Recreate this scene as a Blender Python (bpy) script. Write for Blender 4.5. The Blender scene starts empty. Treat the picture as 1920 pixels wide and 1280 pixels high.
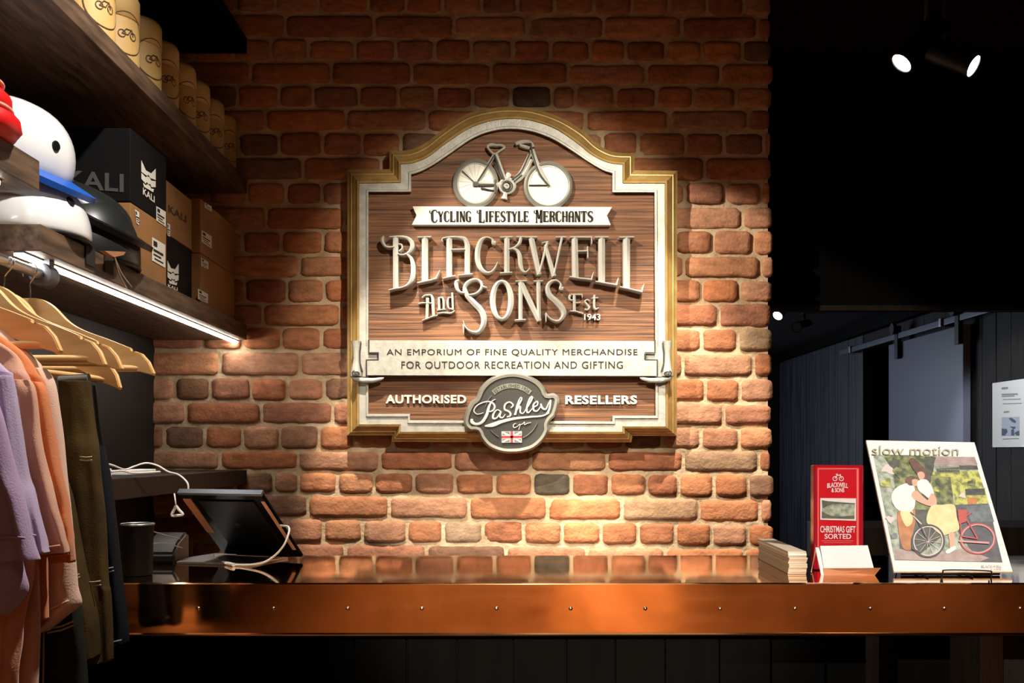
import bpy, bmesh, math, random
from mathutils import Vector, Matrix, noise
R = math.radians
SC = bpy.context.scene
COL = SC.collection

# ------------------------------------------------------------------ camera
# Brick wall face is the plane Y=0, camera looks along +Y from Y=-D.
D, F, CX, CY, ZC = 3.2, 1920.0, 952.0, 848.0, 1.28
cam_d = bpy.data.cameras.new('camera')
cam = bpy.data.objects.new('camera', cam_d); COL.objects.link(cam)
cam.location = (0, -D, ZC); cam.rotation_euler = (R(90), 0, 0)
cam_d.sensor_width = 36.0; cam_d.lens = 36.0 * F / 1920.0
cam_d.shift_x = (960 - CX) / 1920.0; cam_d.shift_y = (CY - 640) / 1920.0
cam_d.clip_start = 0.05
SC.camera = cam

# ------------------------------------------------------------------ world, exposure
w = bpy.data.worlds.new('world'); SC.world = w; w.use_nodes = True
w.node_tree.nodes['Background'].inputs[0].default_value = (1.0, 0.72, 0.5, 1)
w.node_tree.nodes['Background'].inputs[1].default_value = 0.004
SC.view_settings.view_transform = 'Standard'; SC.view_settings.look = 'None'
SC.view_settings.exposure = 0.0; SC.view_settings.gamma = 1.0
SC.view_settings.use_curve_mapping = False

# ------------------------------------------------------------------ lamps of the shop, and added unseen lights
def spot(name, loc, target, watts, angle, blend=0.4, col=(1, 0.80, 0.58), size=0.03):
    l = bpy.data.lights.new(name, 'SPOT'); o = bpy.data.objects.new(name, l); COL.objects.link(o)
    l.energy = watts; l.color = col; l.spot_size = R(angle); l.spot_blend = blend; l.shadow_soft_size = size
    o.location = loc
    o.rotation_euler = (Vector(target) - Vector(loc)).to_track_quat('-Z', 'Y').to_euler()
    return o
WARM = (1, 0.885, 0.71); NEUT = (1, 0.94, 0.86); COOL = (0.72, 0.82, 1.0)
spot('ceiling_spot_light', (-0.95, -1.75, 2.78), (0.50, 0.0, 1.20), 300, 39, 0.18, WARM, 0.018)
spot('ceiling_spot_light', (0.70, -2.45, 2.70), (0.02, 0.0, 1.70), 220, 29.5, 0.5, WARM, 0.03)
spot('wall_spot_light', (-0.36, -0.95, 2.92), (-0.14, 0.0, 0.92), 300, 30, 0.4, WARM, 0.02)
spot('wall_spot_light', (0.52, -0.92, 2.92), (0.48, 0.0, 0.92), 300, 30, 0.4, WARM, 0.02)
spot('shelf_spot_light', (-0.08, -1.62, 2.95), (-0.78, -1.62, 1.70), 165, 86, 0.6, NEUT, 0.03)
spot('ceiling_spot_light', (0.35, -2.7, 2.75), (-0.80, -1.75, 1.62), 24, 28, 0.6, NEUT, 0.04)  # weak frontal fill, added for the clothes and helmets
spot('ceiling_spot_light', (1.25, -2.6, 2.75), (0.78, -1.25, 1.15), 215, 26, 0.6, NEUT, 0.03)
spot('front_shop_light', (0.25, -6.0, 2.55), (0.12, -1.2, 1.07), 1400, 11, 0.6, WARM, 0.06)
spot('copper_reflection_light', (2.3, -4.4, 2.9), (2.2, -6.3, 0.3), 260, 50, 0.9, WARM, 0.05)  # added unseen light, brightens the right-hand reflection in the copper front
spot('copper_reflection_light', (0.7, -4.3, 2.9), (0.70, -6.3, 0.35), 1500, 16, 0.6, WARM, 0.05)  # added: patch on the rear wall mirrored as the copper's bright area
spot('copper_reflection_light', (-2.05, -5.0, 2.9), (-2.10, -6.3, 0.3), 1000, 6, 0.3, WARM, 0.03)  # added: narrow streak for the left end of the copper to mirror
spot('copper_reflection_light', (0.2, -4.3, 2.9), (0.1, -6.3, 0.2), 620, 58, 0.9, WARM, 0.05)  # added broad light, lifts the whole reflection in the copper front
def area(name, loc, target, watts, sx, sy, col):
    l = bpy.data.lights.new(name, 'AREA'); o = bpy.data.objects.new(name, l); COL.objects.link(o)
    l.shape = 'RECTANGLE'; l.size = sx; l.size_y = sy; l.energy = watts; l.color = col
    o.location = loc; o.rotation_euler = (Vector(target) - Vector(loc)).to_track_quat('-Z', 'Y').to_euler()
    return o
area('back_room_cool_light', (0.2, 4.2, 1.6), (2.15, 1.9, 1.3), 20, 1.2, 1.6, COOL)  # unseen cool light, added for the sliding door and plank wall
spot('notice_fill_spot', (1.35, 0.55, 1.98), (2.13, 1.15, 1.42), 42, 40, 0.5, (0.9, 0.96, 1.0), 0.03)  # unseen spot added to brighten the notice
area('shop_floor_fill', (0.6, -5.2, 2.9), (0.4, -5.2, 0.0), 5, 2.0, 1.0, WARM)  # added fill over the unseen floor, for ambient and copper reflections

# ------------------------------------------------------------------ pixel / depth helpers (1920x1280 frame)
def P(px, py, Y):
    d = D + Y
    return Vector(((px - CX) * d / F, Y, ZC - (py - CY) * d / F))
def PX(px, py, X):
    d = F * X / (px - CX)
    return Vector((X, d - D, ZC - (py - CY) * d / F))
def PZ(px, py, Z):
    d = F * (ZC - Z) / (py - CY)
    return Vector(((px - CX) * d / F, d - D, Z))
def ray_plane(px, py, o, n):
    c = Vector((0, -D, ZC)); r = Vector(((px - CX) / F, 1, -(py - CY) / F))
    t = (Vector(o) - c).dot(n) / r.dot(n)
    return c + r * t
def lin(c):
    c = c / 255.0
    return c / 12.92 if c <= 0.04045 else ((c + 0.055) / 1.055) ** 2.4
def C(r, g, b): return (lin(r), lin(g), lin(b), 1.0)

# ------------------------------------------------------------------ materials
def mat(name, col, rough=0.6, metal=0.0, col2=None, nscale=20.0, stretch=(1, 1, 1), bump=0.0, bscale=None,
        detail=4.0, lo=0.35, hi=0.65, coat=0.0, rough2=None, emit=None, estr=0.0, sheen=0.0, spec=0.5, trans=0.0, aniso=0.0):
    m = bpy.data.materials.new(name); m.use_nodes = True
    nt = m.node_tree; N = nt.nodes; L = nt.links; b = N['Principled BSDF']
    b.inputs['Base Color'].default_value = col if len(col) == 4 else (*col, 1)
    b.inputs['Roughness'].default_value = rough; b.inputs['Metallic'].default_value = metal
    b.inputs['Coat Weight'].default_value = coat; b.inputs['Sheen Weight'].default_value = sheen
    b.inputs['Specular IOR Level'].default_value = spec; b.inputs['Transmission Weight'].default_value = trans
    b.inputs['Anisotropic'].default_value = aniso
    if emit is not None:
        b.inputs['Emission Color'].default_value = emit; b.inputs['Emission Strength'].default_value = estr
    if col2 is not None or bump or rough2 is not None:
        tc = N.new('ShaderNodeTexCoord'); mp = N.new('ShaderNodeMapping'); mp.inputs['Scale'].default_value = stretch
        L.new(tc.outputs['Object'], mp.inputs['Vector'])
        nz = N.new('ShaderNodeTexNoise'); nz.inputs['Scale'].default_value = nscale; nz.inputs['Detail'].default_value = detail
        L.new(mp.outputs['Vector'], nz.inputs['Vector'])
        rm = N.new('ShaderNodeMapRange'); rm.inputs['From Min'].default_value = lo; rm.inputs['From Max'].default_value = hi
        L.new(nz.outputs['Fac'], rm.inputs['Value'])
        if col2 is not None:
            mx = N.new('ShaderNodeMix'); mx.data_type = 'RGBA'
            mx.inputs[6].default_value = col; mx.inputs[7].default_value = col2
            L.new(rm.outputs['Result'], mx.inputs[0]); L.new(mx.outputs[2], b.inputs['Base Color'])
        if rough2 is not None:
            rr = N.new('ShaderNodeMapRange'); rr.inputs['To Min'].default_value = rough; rr.inputs['To Max'].default_value = rough2
            L.new(rm.outputs['Result'], rr.inputs['Value']); L.new(rr.outputs['Result'], b.inputs['Roughness'])
        if bump:
            nb = nz
            if bscale:
                nb = N.new('ShaderNodeTexNoise'); nb.inputs['Scale'].default_value = bscale; nb.inputs['Detail'].default_value = 5
                L.new(mp.outputs['Vector'], nb.inputs['Vector'])
            bp = N.new('ShaderNodeBump'); bp.inputs['Strength'].default_value = 1.0; bp.inputs['Distance'].default_value = bump
            L.new(nb.outputs['Fac'], bp.inputs['Height']); L.new(bp.outputs['Normal'], b.inputs['Normal'])
    return m

def brick_material():
    m = bpy.data.materials.new('old_red_brick'); m.use_nodes = True
    nt = m.node_tree; N = nt.nodes; L = nt.links; b = N['Principled BSDF']
    tc = N.new('ShaderNodeTexCoord')
    at = N.new('ShaderNodeAttribute'); at.attribute_name = 'brick_tint'
    n1 = N.new('ShaderNodeTexNoise'); n1.inputs['Scale'].default_value = 26; n1.inputs['Detail'].default_value = 6; n1.inputs['Roughness'].default_value = 0.65
    mp = N.new('ShaderNodeMapping'); mp.inputs['Scale'].default_value = (1, 1, 2.2)
    L.new(tc.outputs['Object'], mp.inputs['Vector']); L.new(mp.outputs['Vector'], n1.inputs['Vector'])
    r1 = N.new('ShaderNodeMapRange'); r1.inputs['From Min'].default_value = 0.3; r1.inputs['From Max'].default_value = 0.7
    r1.inputs['To Min'].default_value = 0.62; r1.inputs['To Max'].default_value = 1.3
    L.new(n1.outputs['Fac'], r1.inputs['Value'])
    mu = N.new('ShaderNodeMix'); mu.data_type = 'RGBA'; mu.blend_type = 'MULTIPLY'; mu.inputs[0].default_value = 1
    L.new(at.outputs['Color'], mu.inputs[6])
    cb = N.new('ShaderNodeCombineColor'); 
    for i in range(3): L.new(r1.outputs['Result'], cb.inputs[i])
    L.new(cb.outputs['Color'], mu.inputs[7])
    # pale lime smears left over from repointing
    n2 = N.new('ShaderNodeTexNoise'); n2.inputs['Scale'].default_value = 9; n2.inputs['Detail'].default_value = 7; n2.inputs['Roughness'].default_value = 0.7
    L.new(tc.outputs['Object'], n2.inputs['Vector'])
    r2 = N.new('ShaderNodeMapRange'); r2.inputs['From Min'].default_value = 0.56; r2.inputs['From Max'].default_value = 0.74; r2.inputs['To Max'].default_value = 0.45
    L.new(n2.outputs['Fac'], r2.inputs['Value'])
    mx = N.new('ShaderNodeMix'); mx.data_type = 'RGBA'; mx.inputs[7].default_value = C(178, 140, 108)
    L.new(r2.outputs['Result'], mx.inputs[0]); L.new(mu.outputs[2], mx.inputs[6]); L.new(mx.outputs[2], b.inputs['Base Color'])
    b.inputs['Roughness'].default_value = 0.85
    n3 = N.new('ShaderNodeTexNoise'); n3.inputs['Scale'].default_value = 110; n3.inputs['Detail'].default_value = 6
    L.new(tc.outputs['Object'], n3.inputs['Vector'])
    bp = N.new('ShaderNodeBump'); bp.inputs['Distance'].default_value = 0.004; bp.inputs['Strength'].default_value = 0.8
    L.new(n3.outputs['Fac'], bp.inputs['Height']); L.new(bp.outputs['Normal'], b.inputs['Normal'])
    return m

def copper_material(name, base, r0, r1, patina, bmp=0.12):
    m = bpy.data.materials.new(name); m.use_nodes = True
    nt = m.node_tree; N = nt.nodes; L = nt.links; b = N['Principled BSDF']
    b.inputs['Metallic'].default_value = 1.0
    tc = N.new('ShaderNodeTexCoord')
    n1 = N.new('ShaderNodeTexNoise'); n1.inputs['Scale'].default_value = 5.5; n1.inputs['Detail'].default_value = 7; n1.inputs['Distortion'].default_value = 0.8
    L.new(tc.outputs['Object'], n1.inputs['Vector'])
    r = N.new('ShaderNodeMapRange'); r.inputs['From Min'].default_value = 0.35; r.inputs['From Max'].default_value = 0.7
    L.new(n1.outputs['Fac'], r.inputs['Value'])
    mx = N.new('ShaderNodeMix'); mx.data_type = 'RGBA'; mx.inputs[6].default_value = base; mx.inputs[7].default_value = patina
    L.new(r.outputs['Result'], mx.inputs[0]); L.new(mx.outputs[2], b.inputs['Base Color'])
    n2 = N.new('ShaderNodeTexNoise'); n2.inputs['Scale'].default_value = 14; n2.inputs['Detail'].default_value = 6
    mp = N.new('ShaderNodeMapping'); mp.inputs['Scale'].default_value = (0.25, 1, 3)
    L.new(tc.outputs['Object'], mp.inputs['Vector']); L.new(mp.outputs['Vector'], n2.inputs['Vector'])
    rr = N.new('ShaderNodeMapRange'); rr.inputs['From Min'].default_value = 0.3; rr.inputs['From Max'].default_value = 0.7
    rr.inputs['To Min'].default_value = r0; rr.inputs['To Max'].default_value = r1
    L.new(n2.outputs['Fac'], rr.inputs['Value']); L.new(rr.outputs['Result'], b.inputs['Roughness'])
    bp = N.new('ShaderNodeBump'); bp.inputs['Distance'].default_value = 0.0003; bp.inputs['Strength'].default_value = bmp
    L.new(n1.outputs['Fac'], bp.inputs['Height']); L.new(bp.outputs['Normal'], b.inputs['Normal'])
    return m

def sign_wood():
    m = bpy.data.materials.new('sandblasted_cedar'); m.use_nodes = True
    nt = m.node_tree; N = nt.nodes; L = nt.links; b = N['Principled BSDF']
    tc = N.new('ShaderNodeTexCoord'); mp = N.new('ShaderNodeMapping'); mp.inputs['Scale'].default_value = (0.9, 1, 42)
    L.new(tc.outputs['Object'], mp.inputs['Vector'])
    n = N.new('ShaderNodeTexNoise'); n.inputs['Scale'].default_value = 3.2; n.inputs['Detail'].default_value = 5; n.inputs['Roughness'].default_value = 0.6
    L.new(mp.outputs['Vector'], n.inputs['Vector'])
    r = N.new('ShaderNodeMapRange'); r.inputs['From Min'].default_value = 0.34; r.inputs['From Max'].default_value = 0.66
    L.new(n.outputs['Fac'], r.inputs['Value'])
    mx = N.new('ShaderNodeMix'); mx.data_type = 'RGBA'; mx.inputs[6].default_value = C(50, 29, 17); mx.inputs[7].default_value = C(138, 90, 55)
    L.new(r.outputs['Result'], mx.inputs[0]); L.new(mx.outputs[2], b.inputs['Base Color'])
    b.inputs['Roughness'].default_value = 0.6
    bp = N.new('ShaderNodeBump'); bp.inputs['Distance'].default_value = 0.004; bp.inputs['Strength'].default_value = 0.9
    L.new(n.outputs['Fac'], bp.inputs['Height']); L.new(bp.outputs['Normal'], b.inputs['Normal'])
    return m

M = {}
M['brick'] = brick_material()
M['mortar'] = mat('lime_mortar', C(212, 190, 158), 0.95, col2=C(178, 152, 120), nscale=18, bump=0.006, bscale=60)
M['copper_top'] = copper_material('worn_copper_top', (0.88, 0.55, 0.31, 1), 0.03, 0.075, (0.74, 0.43, 0.21, 1))
M['copper'] = copper_material('worn_copper_front', (0.95, 0.52, 0.25, 1), 0.05, 0.14, (0.60, 0.33, 0.13, 1), 0.02)
M['rivet'] = mat('rivet_copper', (0.95, 0.66, 0.45, 1), 0.25, 1.0)
M['copper_small'] = mat('polished_copper', (0.95, 0.58, 0.42, 1), 0.3, 0.55)
M['black_wood'] = mat('black_stained_boards', C(9, 8, 7), 0.75, spec=0.06, col2=C(6, 5, 4), nscale=6, stretch=(6, 6, 0.5), bump=0.002)
M['black_panel'] = mat('black_panel', C(24, 24, 24), 0.6, col2=C(18, 18, 18), nscale=9)
M['shelf_wood'] = mat('dark_oak_shelf', C(112, 87, 66), 0.55, col2=C(64, 49, 38), nscale=7, stretch=(9, 1, 9), bump=0.0015)
M['dark_wood'] = mat('dark_stained_timber', C(36, 27, 20), 0.6, spec=0.25, col2=C(22, 17, 13), nscale=7, stretch=(8, 8, 1), bump=0.001)
M['plank'] = mat('charred_timber_boards', C(72, 72, 80), 0.5, col2=C(38, 38, 46), nscale=5, stretch=(9, 9, 0.4), bump=0.002)
M['rear'] = mat('warm_timber_lining', C(176, 120, 76), 0.6, col2=C(150, 98, 60), nscale=4, stretch=(6, 1, 0.5))
M['door_paint'] = mat('blue_grey_door_paint', C(136, 138, 160), 0.35)
M['steel'] = mat('brushed_steel', (0.55, 0.56, 0.58, 1), 0.3, 1.0)
M['dim_print'] = mat('dim_grey_print', C(74, 72, 70), 0.6)
M['grey_metal'] = mat('grey_painted_metal', C(105, 110, 120), 0.4, 0.6)
M['black_metal'] = mat('black_metal', C(18, 18, 19), 0.45, 0.3)
M['ceiling'] = mat('dark_ceiling_paint', C(38, 34, 32), 0.8)
M['floor'] = mat('brown_shop_floor', C(150, 104, 70), 0.5, col2=C(120, 80, 54), nscale=4, stretch=(6, 1, 1))
M['gold'] = mat('gold_paint', C(190, 156, 96), 0.36, 0.2, col2=C(168, 134, 78), nscale=25)
M['silver'] = mat('silver_leaf_paint', C(188, 187, 180), 0.45, 0.15, col2=C(166, 165, 158), nscale=40, bump=0.0008, bscale=160)
M['letter'] = mat('pale_silver_letter', C(198, 197, 190), 0.34, 0.25)
M['pewter'] = mat('pewter_paint', C(150, 150, 142), 0.35, 0.5)
M['charcoal'] = mat('charcoal_paint', C(52, 53, 50), 0.5)
M['ink'] = mat('dark_grey_lettering', C(44, 42, 40), 0.7, spec=0.2)
M['white_paint'] = mat('white_relief_paint', C(212, 210, 203), 0.5)
M['sign_wood'] = sign_wood()
M['led'] = mat('led_diffuser', C(255, 255, 250), 0.5, emit=(1.0, 0.93, 0.82, 1), estr=30.0)
M['lamp_face'] = mat('lit_lamp_lens', C(255, 255, 250), 0.5, emit=(1.0, 0.97, 0.92, 1), estr=14.0)
M['card'] = mat('brown_cardboard', C(152, 106, 58), 0.8, col2=C(138, 96, 52), nscale=12)
M['tube_card'] = mat('kraft_tube_card', C(208, 170, 106), 0.6, col2=C(192, 154, 92), nscale=10)
M['black_card'] = mat('black_printed_card', C(13, 13, 14), 0.7, spec=0.15)
M['white_label'] = mat('white_label', C(226, 220, 208), 0.6)
M['brown_ink'] = mat('brown_print', C(70, 48, 26), 0.7)
M['helmet_white'] = mat('gloss_white_shell', C(238, 238, 236), 0.22, coat=0.6)
M['helmet_black'] = mat('satin_black_shell', C(30, 32, 31), 0.36)
M['blue'] = mat('blue_visor_plastic', C(30, 92, 190), 0.35)
M['red'] = mat('red_vinyl', C(205, 22, 24), 0.4)
M['red_trim'] = mat('pale_red_trim', C(240, 150, 130), 0.5)
M['strap'] = mat('black_webbing', C(24, 23, 22), 0.8)
M['tan'] = mat('tan_leather', C(170, 120, 82), 0.6)
M['hanger_wood'] = mat('blond_hanger_wood', C(238, 196, 138), 0.42, col2=C(222, 174, 112), nscale=6, stretch=(1, 4, 8))
M['chrome'] = mat('chrome', (0.8, 0.8, 0.8, 1), 0.15, 1.0)
def cloth(n, c, c2=None, sh=0.2): return mat(n, c, 0.9, col2=c2, nscale=22, bump=0.0006, bscale=420, sheen=sh, lo=0.3, hi=0.7, spec=0.2)
M['lilac'] = cloth('lilac_cotton', C(186, 156, 190), C(176, 146, 180))
M['lilac_blue'] = cloth('pale_lilac_cotton', C(194, 172, 202), C(186, 162, 194))
M['peach'] = cloth('peach_cotton', C(226, 170, 142), C(218, 160, 132))
M['orange'] = cloth('orange_cotton', C(226, 136, 84), C(218, 126, 74))
M['blush'] = cloth('pale_blush_cotton', C(236, 196, 172), C(228, 186, 162))
M['coral'] = cloth('coral_peach_cotton', C(224, 152, 120), C(214, 142, 110))
M['olive'] = cloth('olive_denim', C(84, 64, 28), C(58, 43, 17), 0)
M['olive2'] = cloth('dark_green_denim', C(34, 36, 26), C(26, 28, 20), 0)
M['navy'] = cloth('navy_denim', C(16, 20, 28), C(12, 14, 20), 0)
M['stitch'] = mat('pale_stitching', C(176, 158, 112), 0.8)
M['stitch_blue'] = mat('grey_stitching', C(130, 136, 142), 0.8)
M['grey_pad'] = mat('grey_foam_grip', C(110, 108, 104), 0.8)
M['black_gloss'] = mat('black_gloss_plastic', C(14, 13, 13), 0.18)
M['black_plastic'] = mat('black_plastic', C(10, 10, 10), 0.4, spec=0.3)
M['white_cable'] = mat('white_cable', C(232, 228, 220), 0.45)
M['paper'] = mat('white_paper', C(240, 238, 234), 0.6)
M['paper_side'] = mat('stacked_paper_edges', C(206, 190, 170), 0.8)
M['red_print'] = mat('red_print', C(212, 14, 34), 0.35)
M['pale_red'] = mat('pale_red_print', C(244, 120, 110), 0.4)
M['white_print'] = mat('white_print', C(250, 236, 234), 0.45)
M['acrylic'] = mat('clear_red_edged_acrylic', C(170, 24, 44), 0.15)
M['magenta'] = mat('magenta_packet', C(170, 60, 110), 0.5)
M['blue_ink'] = mat('blue_grey_photo_ink', C(88, 94, 118), 0.6)
M['pale_blue'] = mat('pale_photo_ink', C(190, 196, 208), 0.6)
M['grey_ink'] = mat('grey_text_ink', C(150, 154, 154), 0.6)
M['flag_red'] = mat('flag_red', C(180, 60, 66), 0.5)
M['flag_blue'] = mat('flag_grey_blue', C(116, 118, 126), 0.5)

# ------------------------------------------------------------------ object helpers
BASE = {}
def tag(o, label, cat, group=None, kind=None):
    if label: o['label'] = label
    if cat: o['category'] = cat
    if group: o['group'] = group
    if kind: o['kind'] = kind
    return o
def thing(name, label, cat, loc=(0, 0, 0), group=None):
    o = bpy.data.objects.new(name, None); COL.objects.link(o); o.location = loc; o.empty_display_size = 0.05
    BASE[o] = Vector(loc)
    return tag(o, label, cat, group)
def obj(name, bm, mats, parent=None, smooth=False, local=False, label=None, angle=None):
    """ONE mesh object; its coordinates come in as world coordinates unless local."""
    me = bpy.data.meshes.new(name)
    bmesh.ops.recalc_face_normals(bm, faces=bm.faces)
    base = Vector((0, 0, 0))
    if parent is not None and not local: base = BASE.get(parent, Vector((0, 0, 0)))
    if base.length: bmesh.ops.translate(bm, verts=bm.verts, vec=-base)
    bm.to_mesh(me); bm.free()
    for m in (mats if isinstance(mats, list) else [mats]): me.materials.append(m)
    if smooth:
        for p in me.polygons: p.use_smooth = True
        if angle:
            try: me.set_sharp_from_angle(angle=R(angle))
            except Exception: pass
    o = bpy.data.objects.new(name, me); COL.objects.link(o)
    if parent is not None: o.parent = parent
    BASE[o] = base
    if label: o['label'] = label
    return o
def solo(name, bm, mats, label, cat, group=None, smooth=False, angle=None):
    """a thing that is one mesh, origin moved to its own base"""
    zs = [v.co for v in bm.verts]; c = sum(zs, Vector()) / len(zs); c.z = min(v.z for v in zs)
    bmesh.ops.translate(bm, verts=bm.verts, vec=-c)
    o = obj(name, bm, mats, None, smooth, angle=angle); o.location = c; BASE[o] = c
    return tag(o, label, cat, group)
def struct(name, bm, mats, parent=None, smooth=False):
    o = obj(name, bm, mats, parent, smooth)
    if parent is None: o['kind'] = 'structure'
    return o
def dup(root, loc, rotz=0.0, label=None, group=None):
    r = root.copy(); COL.objects.link(r); r.location = loc; r.rotation_euler = (root.rotation_euler[0], root.rotation_euler[1], rotz)
    BASE[r] = Vector(loc)
    if label: r['label'] = label
    if group: r['group'] = group
    for ch in list(root.children):
        c = ch.copy(); COL.objects.link(c); c.parent = r
        for g in list(ch.children):
            e = g.copy(); COL.objects.link(e); e.parent = c
    return r

# ------------------------------------------------------------------ shape helpers
def setmi(faces, mi):
    for f in faces: f.material_index = mi
def box(bm, x0, x1, y0, y1, z0, z1, mi=0, bev=0.0):
    vs = [bm.verts.new((x, y, z)) for z in (z0, z1) for y in (y0, y1) for x in (x0, x1)]
    fs = [bm.faces.new([vs[i] for i in q]) for q in ((0, 2, 3, 1), (4, 5, 7, 6), (0, 1, 5, 4), (2, 6, 7, 3), (0, 4, 6, 2), (1, 3, 7, 5))]
    setmi(fs, mi)
    if bev:
        es = list({e for f in fs for e in f.edges})
        r = bmesh.ops.bevel(bm, geom=es, offset=bev, segments=2, affect='EDGES', profile=0.6)
        setmi(r['faces'], mi)
    return fs
def BX(*a, **k):
    bm = bmesh.new(); box(bm, *a, **k); return bm
def tube(bm, pts, r, seg=8, mi=0, caps=True):
    """round tube along points; r a number or list"""
    pts = [Vector(p) for p in pts]; n = len(pts)
    rs = r if isinstance(r, (list, tuple)) else [r] * n
    rings = []; up = None
    for i in range(n):
        t = (pts[min(i + 1, n - 1)] - pts[max(i - 1, 0)]).normalized()
        if up is None:
            a = Vector((0, 0, 1)) if abs(t.z) < 0.9 else Vector((1, 0, 0)); u = t.cross(a).normalized()
        else:
            u = (up - t * up.dot(t)).normalized()
        up = u; v = t.cross(u)
        rings.append([bm.verts.new(pts[i] + (u * math.cos(2 * math.pi * k / seg) + v * math.sin(2 * math.pi * k / seg)) * rs[i]) for k in range(seg)])
    for i in range(n - 1):
        for k in range(seg):
            f = bm.faces.new((rings[i][k], rings[i][(k + 1) % seg], rings[i + 1][(k + 1) % seg], rings[i + 1][k])); f.material_index = mi
    if caps:
        for rg in (rings[0][::-1], rings[-1]):
            f = bm.faces.new(rg); f.material_index = mi
def lathe(bm, prof, c=(0, 0, 0), seg=32, mi=0, axis='Z'):
    """prof: list of (r, h)"""
    rings = []
    for r, h in prof:
        ring = []
        for k in range(seg):
            a = 2 * math.pi * k / seg; x, y, z = r * math.cos(a), r * math.sin(a), h
            if axis == 'Y': x, y, z = x, h, y
            if axis == 'X': x, y, z = h, x, y
            ring.append(bm.verts.new((c[0] + x, c[1] + y, c[2] + z)))
        rings.append(ring)
    for i in range(len(rings) - 1):
        for k in range(seg):
            f = bm.faces.new((rings[i][k], rings[i][(k + 1) % seg], rings[i + 1][(k + 1) % seg], rings[i + 1][k])); f.material_index = mi
    for rg in (rings[0][::-1], rings[-1]):
        try: bm.faces.new(rg).material_index = mi
        except ValueError: pass
def catmull(pts, n=6, closed=False):
    out = []; m = len(pts)
    rng = range(m) if closed else range(m - 1)
    for i in rng:
        g = (lambda k: pts[k % m]) if closed else (lambda k: pts[max(0, min(m - 1, k))])
        p0, p1, p2, p3 = g(i - 1), g(i), g(i + 1), g(i + 2)
        for s in range(n):
            t = s / n
            out.append(tuple(0.5 * (2 * b + (c - a) * t + (2 * a - 5 * b + 4 * c - d) * t * t + (3 * b - a - 3 * c + d) * t ** 3)
                             for a, b, c, d in zip(p0, p1, p2, p3)))
    if not closed: out.append(tuple(pts[-1]))
    return out
def prism(bm, poly, yf, yb, mi=0, mis=None, conv=None):
    """polygon in frame pixels -> slab from depth yf (front) to yb"""
    cv = conv or (lambda x, y: (x, y))
    f_ = [bm.verts.new(P(*cv(x, y), yf)) for x, y in poly]
    xy = [P(*cv(x, y), yf) for x, y in poly]
    b_ = [bm.verts.new((p.x, yb, p.z)) for p in xy]
    bm.faces.new(f_).material_index = mi
    bm.faces.new(b_[::-1]).material_index = mi
    n = len(poly)
    for i in range(n):
        bm.faces.new((f_[i], b_[i], b_[(i + 1) % n], f_[(i + 1) % n])).material_index = mi if mis is None else mis
def stroke(bm, pts, yb, yf, ridge=0.0, conv=None, smooth=True, n=6, closed=False, mi=0, wscale=1.0, mis=None):
    """brush stroke of varying width (x, y, w in pixels); cross-section a slab with an optional chiselled ridge"""
    pts = [tuple(map(float, p)) for p in pts]
    s = catmull(pts, n, closed) if (smooth and len(pts) > 2) else pts
    cv = conv or (lambda x, y: (x, y))
    sc = 1.0
    if conv:
        a, b = cv(0, 0), cv(100, 0); sc = (b[0] - a[0]) / 100.0
    N_ = len(s); secs = []
    q = [cv(p[0], p[1]) for p in s]
    for i in range(N_):
        if closed: a, b = q[(i - 1) % N_], q[(i + 1) % N_]
        else: a, b = q[max(0, i - 1)], q[min(N_ - 1, i + 1)]
        tx, ty = b[0] - a[0], b[1] - a[1]; l = math.hypot(tx, ty) or 1.0
        nx, ny = -ty / l, tx / l; h = max(0.2, s[i][2] * sc * wscale) / 2
        x, y = q[i]
        L_ = P(x + nx * h, y + ny * h, yf); R_ = P(x - nx * h, y - ny * h, yf); Cc = P(x, y, yf)
        rd = min(ridge, h * (D / F) * 0.9)
        secs.append([bm.verts.new((L_.x, yb, L_.z)), bm.verts.new((L_.x, yf + rd, L_.z)), bm.verts.new((Cc.x, yf, Cc.z)),
                     bm.verts.new((R_.x, yf + rd, R_.z)), bm.verts.new((R_.x, yb, R_.z))])
    m = N_ if closed else N_ - 1
    for i in range(m):
        A, B = secs[i], secs[(i + 1) % N_]
        for k in range(4):
            f = bm.faces.new((A[k], A[k + 1], B[k + 1], B[k])); f.material_index = mi if (mis is None or k in (1, 2)) else mis
    if not closed:
        for A in (secs[0], secs[-1][::-1]):
            bm.faces.new(A).material_index = mi if mis is None else mis
def ell(cx, cy, rx, ry, w, n=28, a0=0, a1=360):
    return [(cx + rx * math.cos(R(a)), cy + ry * math.sin(R(a)), w) for a in [a0 + (a1 - a0) * i / (n if a1 - a0 >= 360 else n - 1) for i in range(n)]]
_txt = {}
def text_verts(body, bold=0.0, spacing=1.0):
    """default font outlines as a flat triangulated mesh: verts (x, y), faces"""
    key = (body, bold, spacing)
    if key in _txt: return _txt[key]
    cu = bpy.data.curves.new('t', 'FONT'); cu.body = body; cu.offset = bold; cu.space_character = spacing; cu.resolution_u = 4
    o = bpy.data.objects.new('t', cu); COL.objects.link(o)
    bpy.context.view_layer.update()
    me = bpy.data.meshes.new_from_object(o.evaluated_get(bpy.context.evaluated_depsgraph_get()))
    V = [(v.co.x, v.co.y) for v in me.vertices]; Fc = [tuple(p.vertices) for p in me.polygons]
    bpy.data.objects.remove(o); bpy.data.curves.remove(cu); bpy.data.meshes.remove(me)
    _txt[key] = (V, Fc); return _txt[key]
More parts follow.
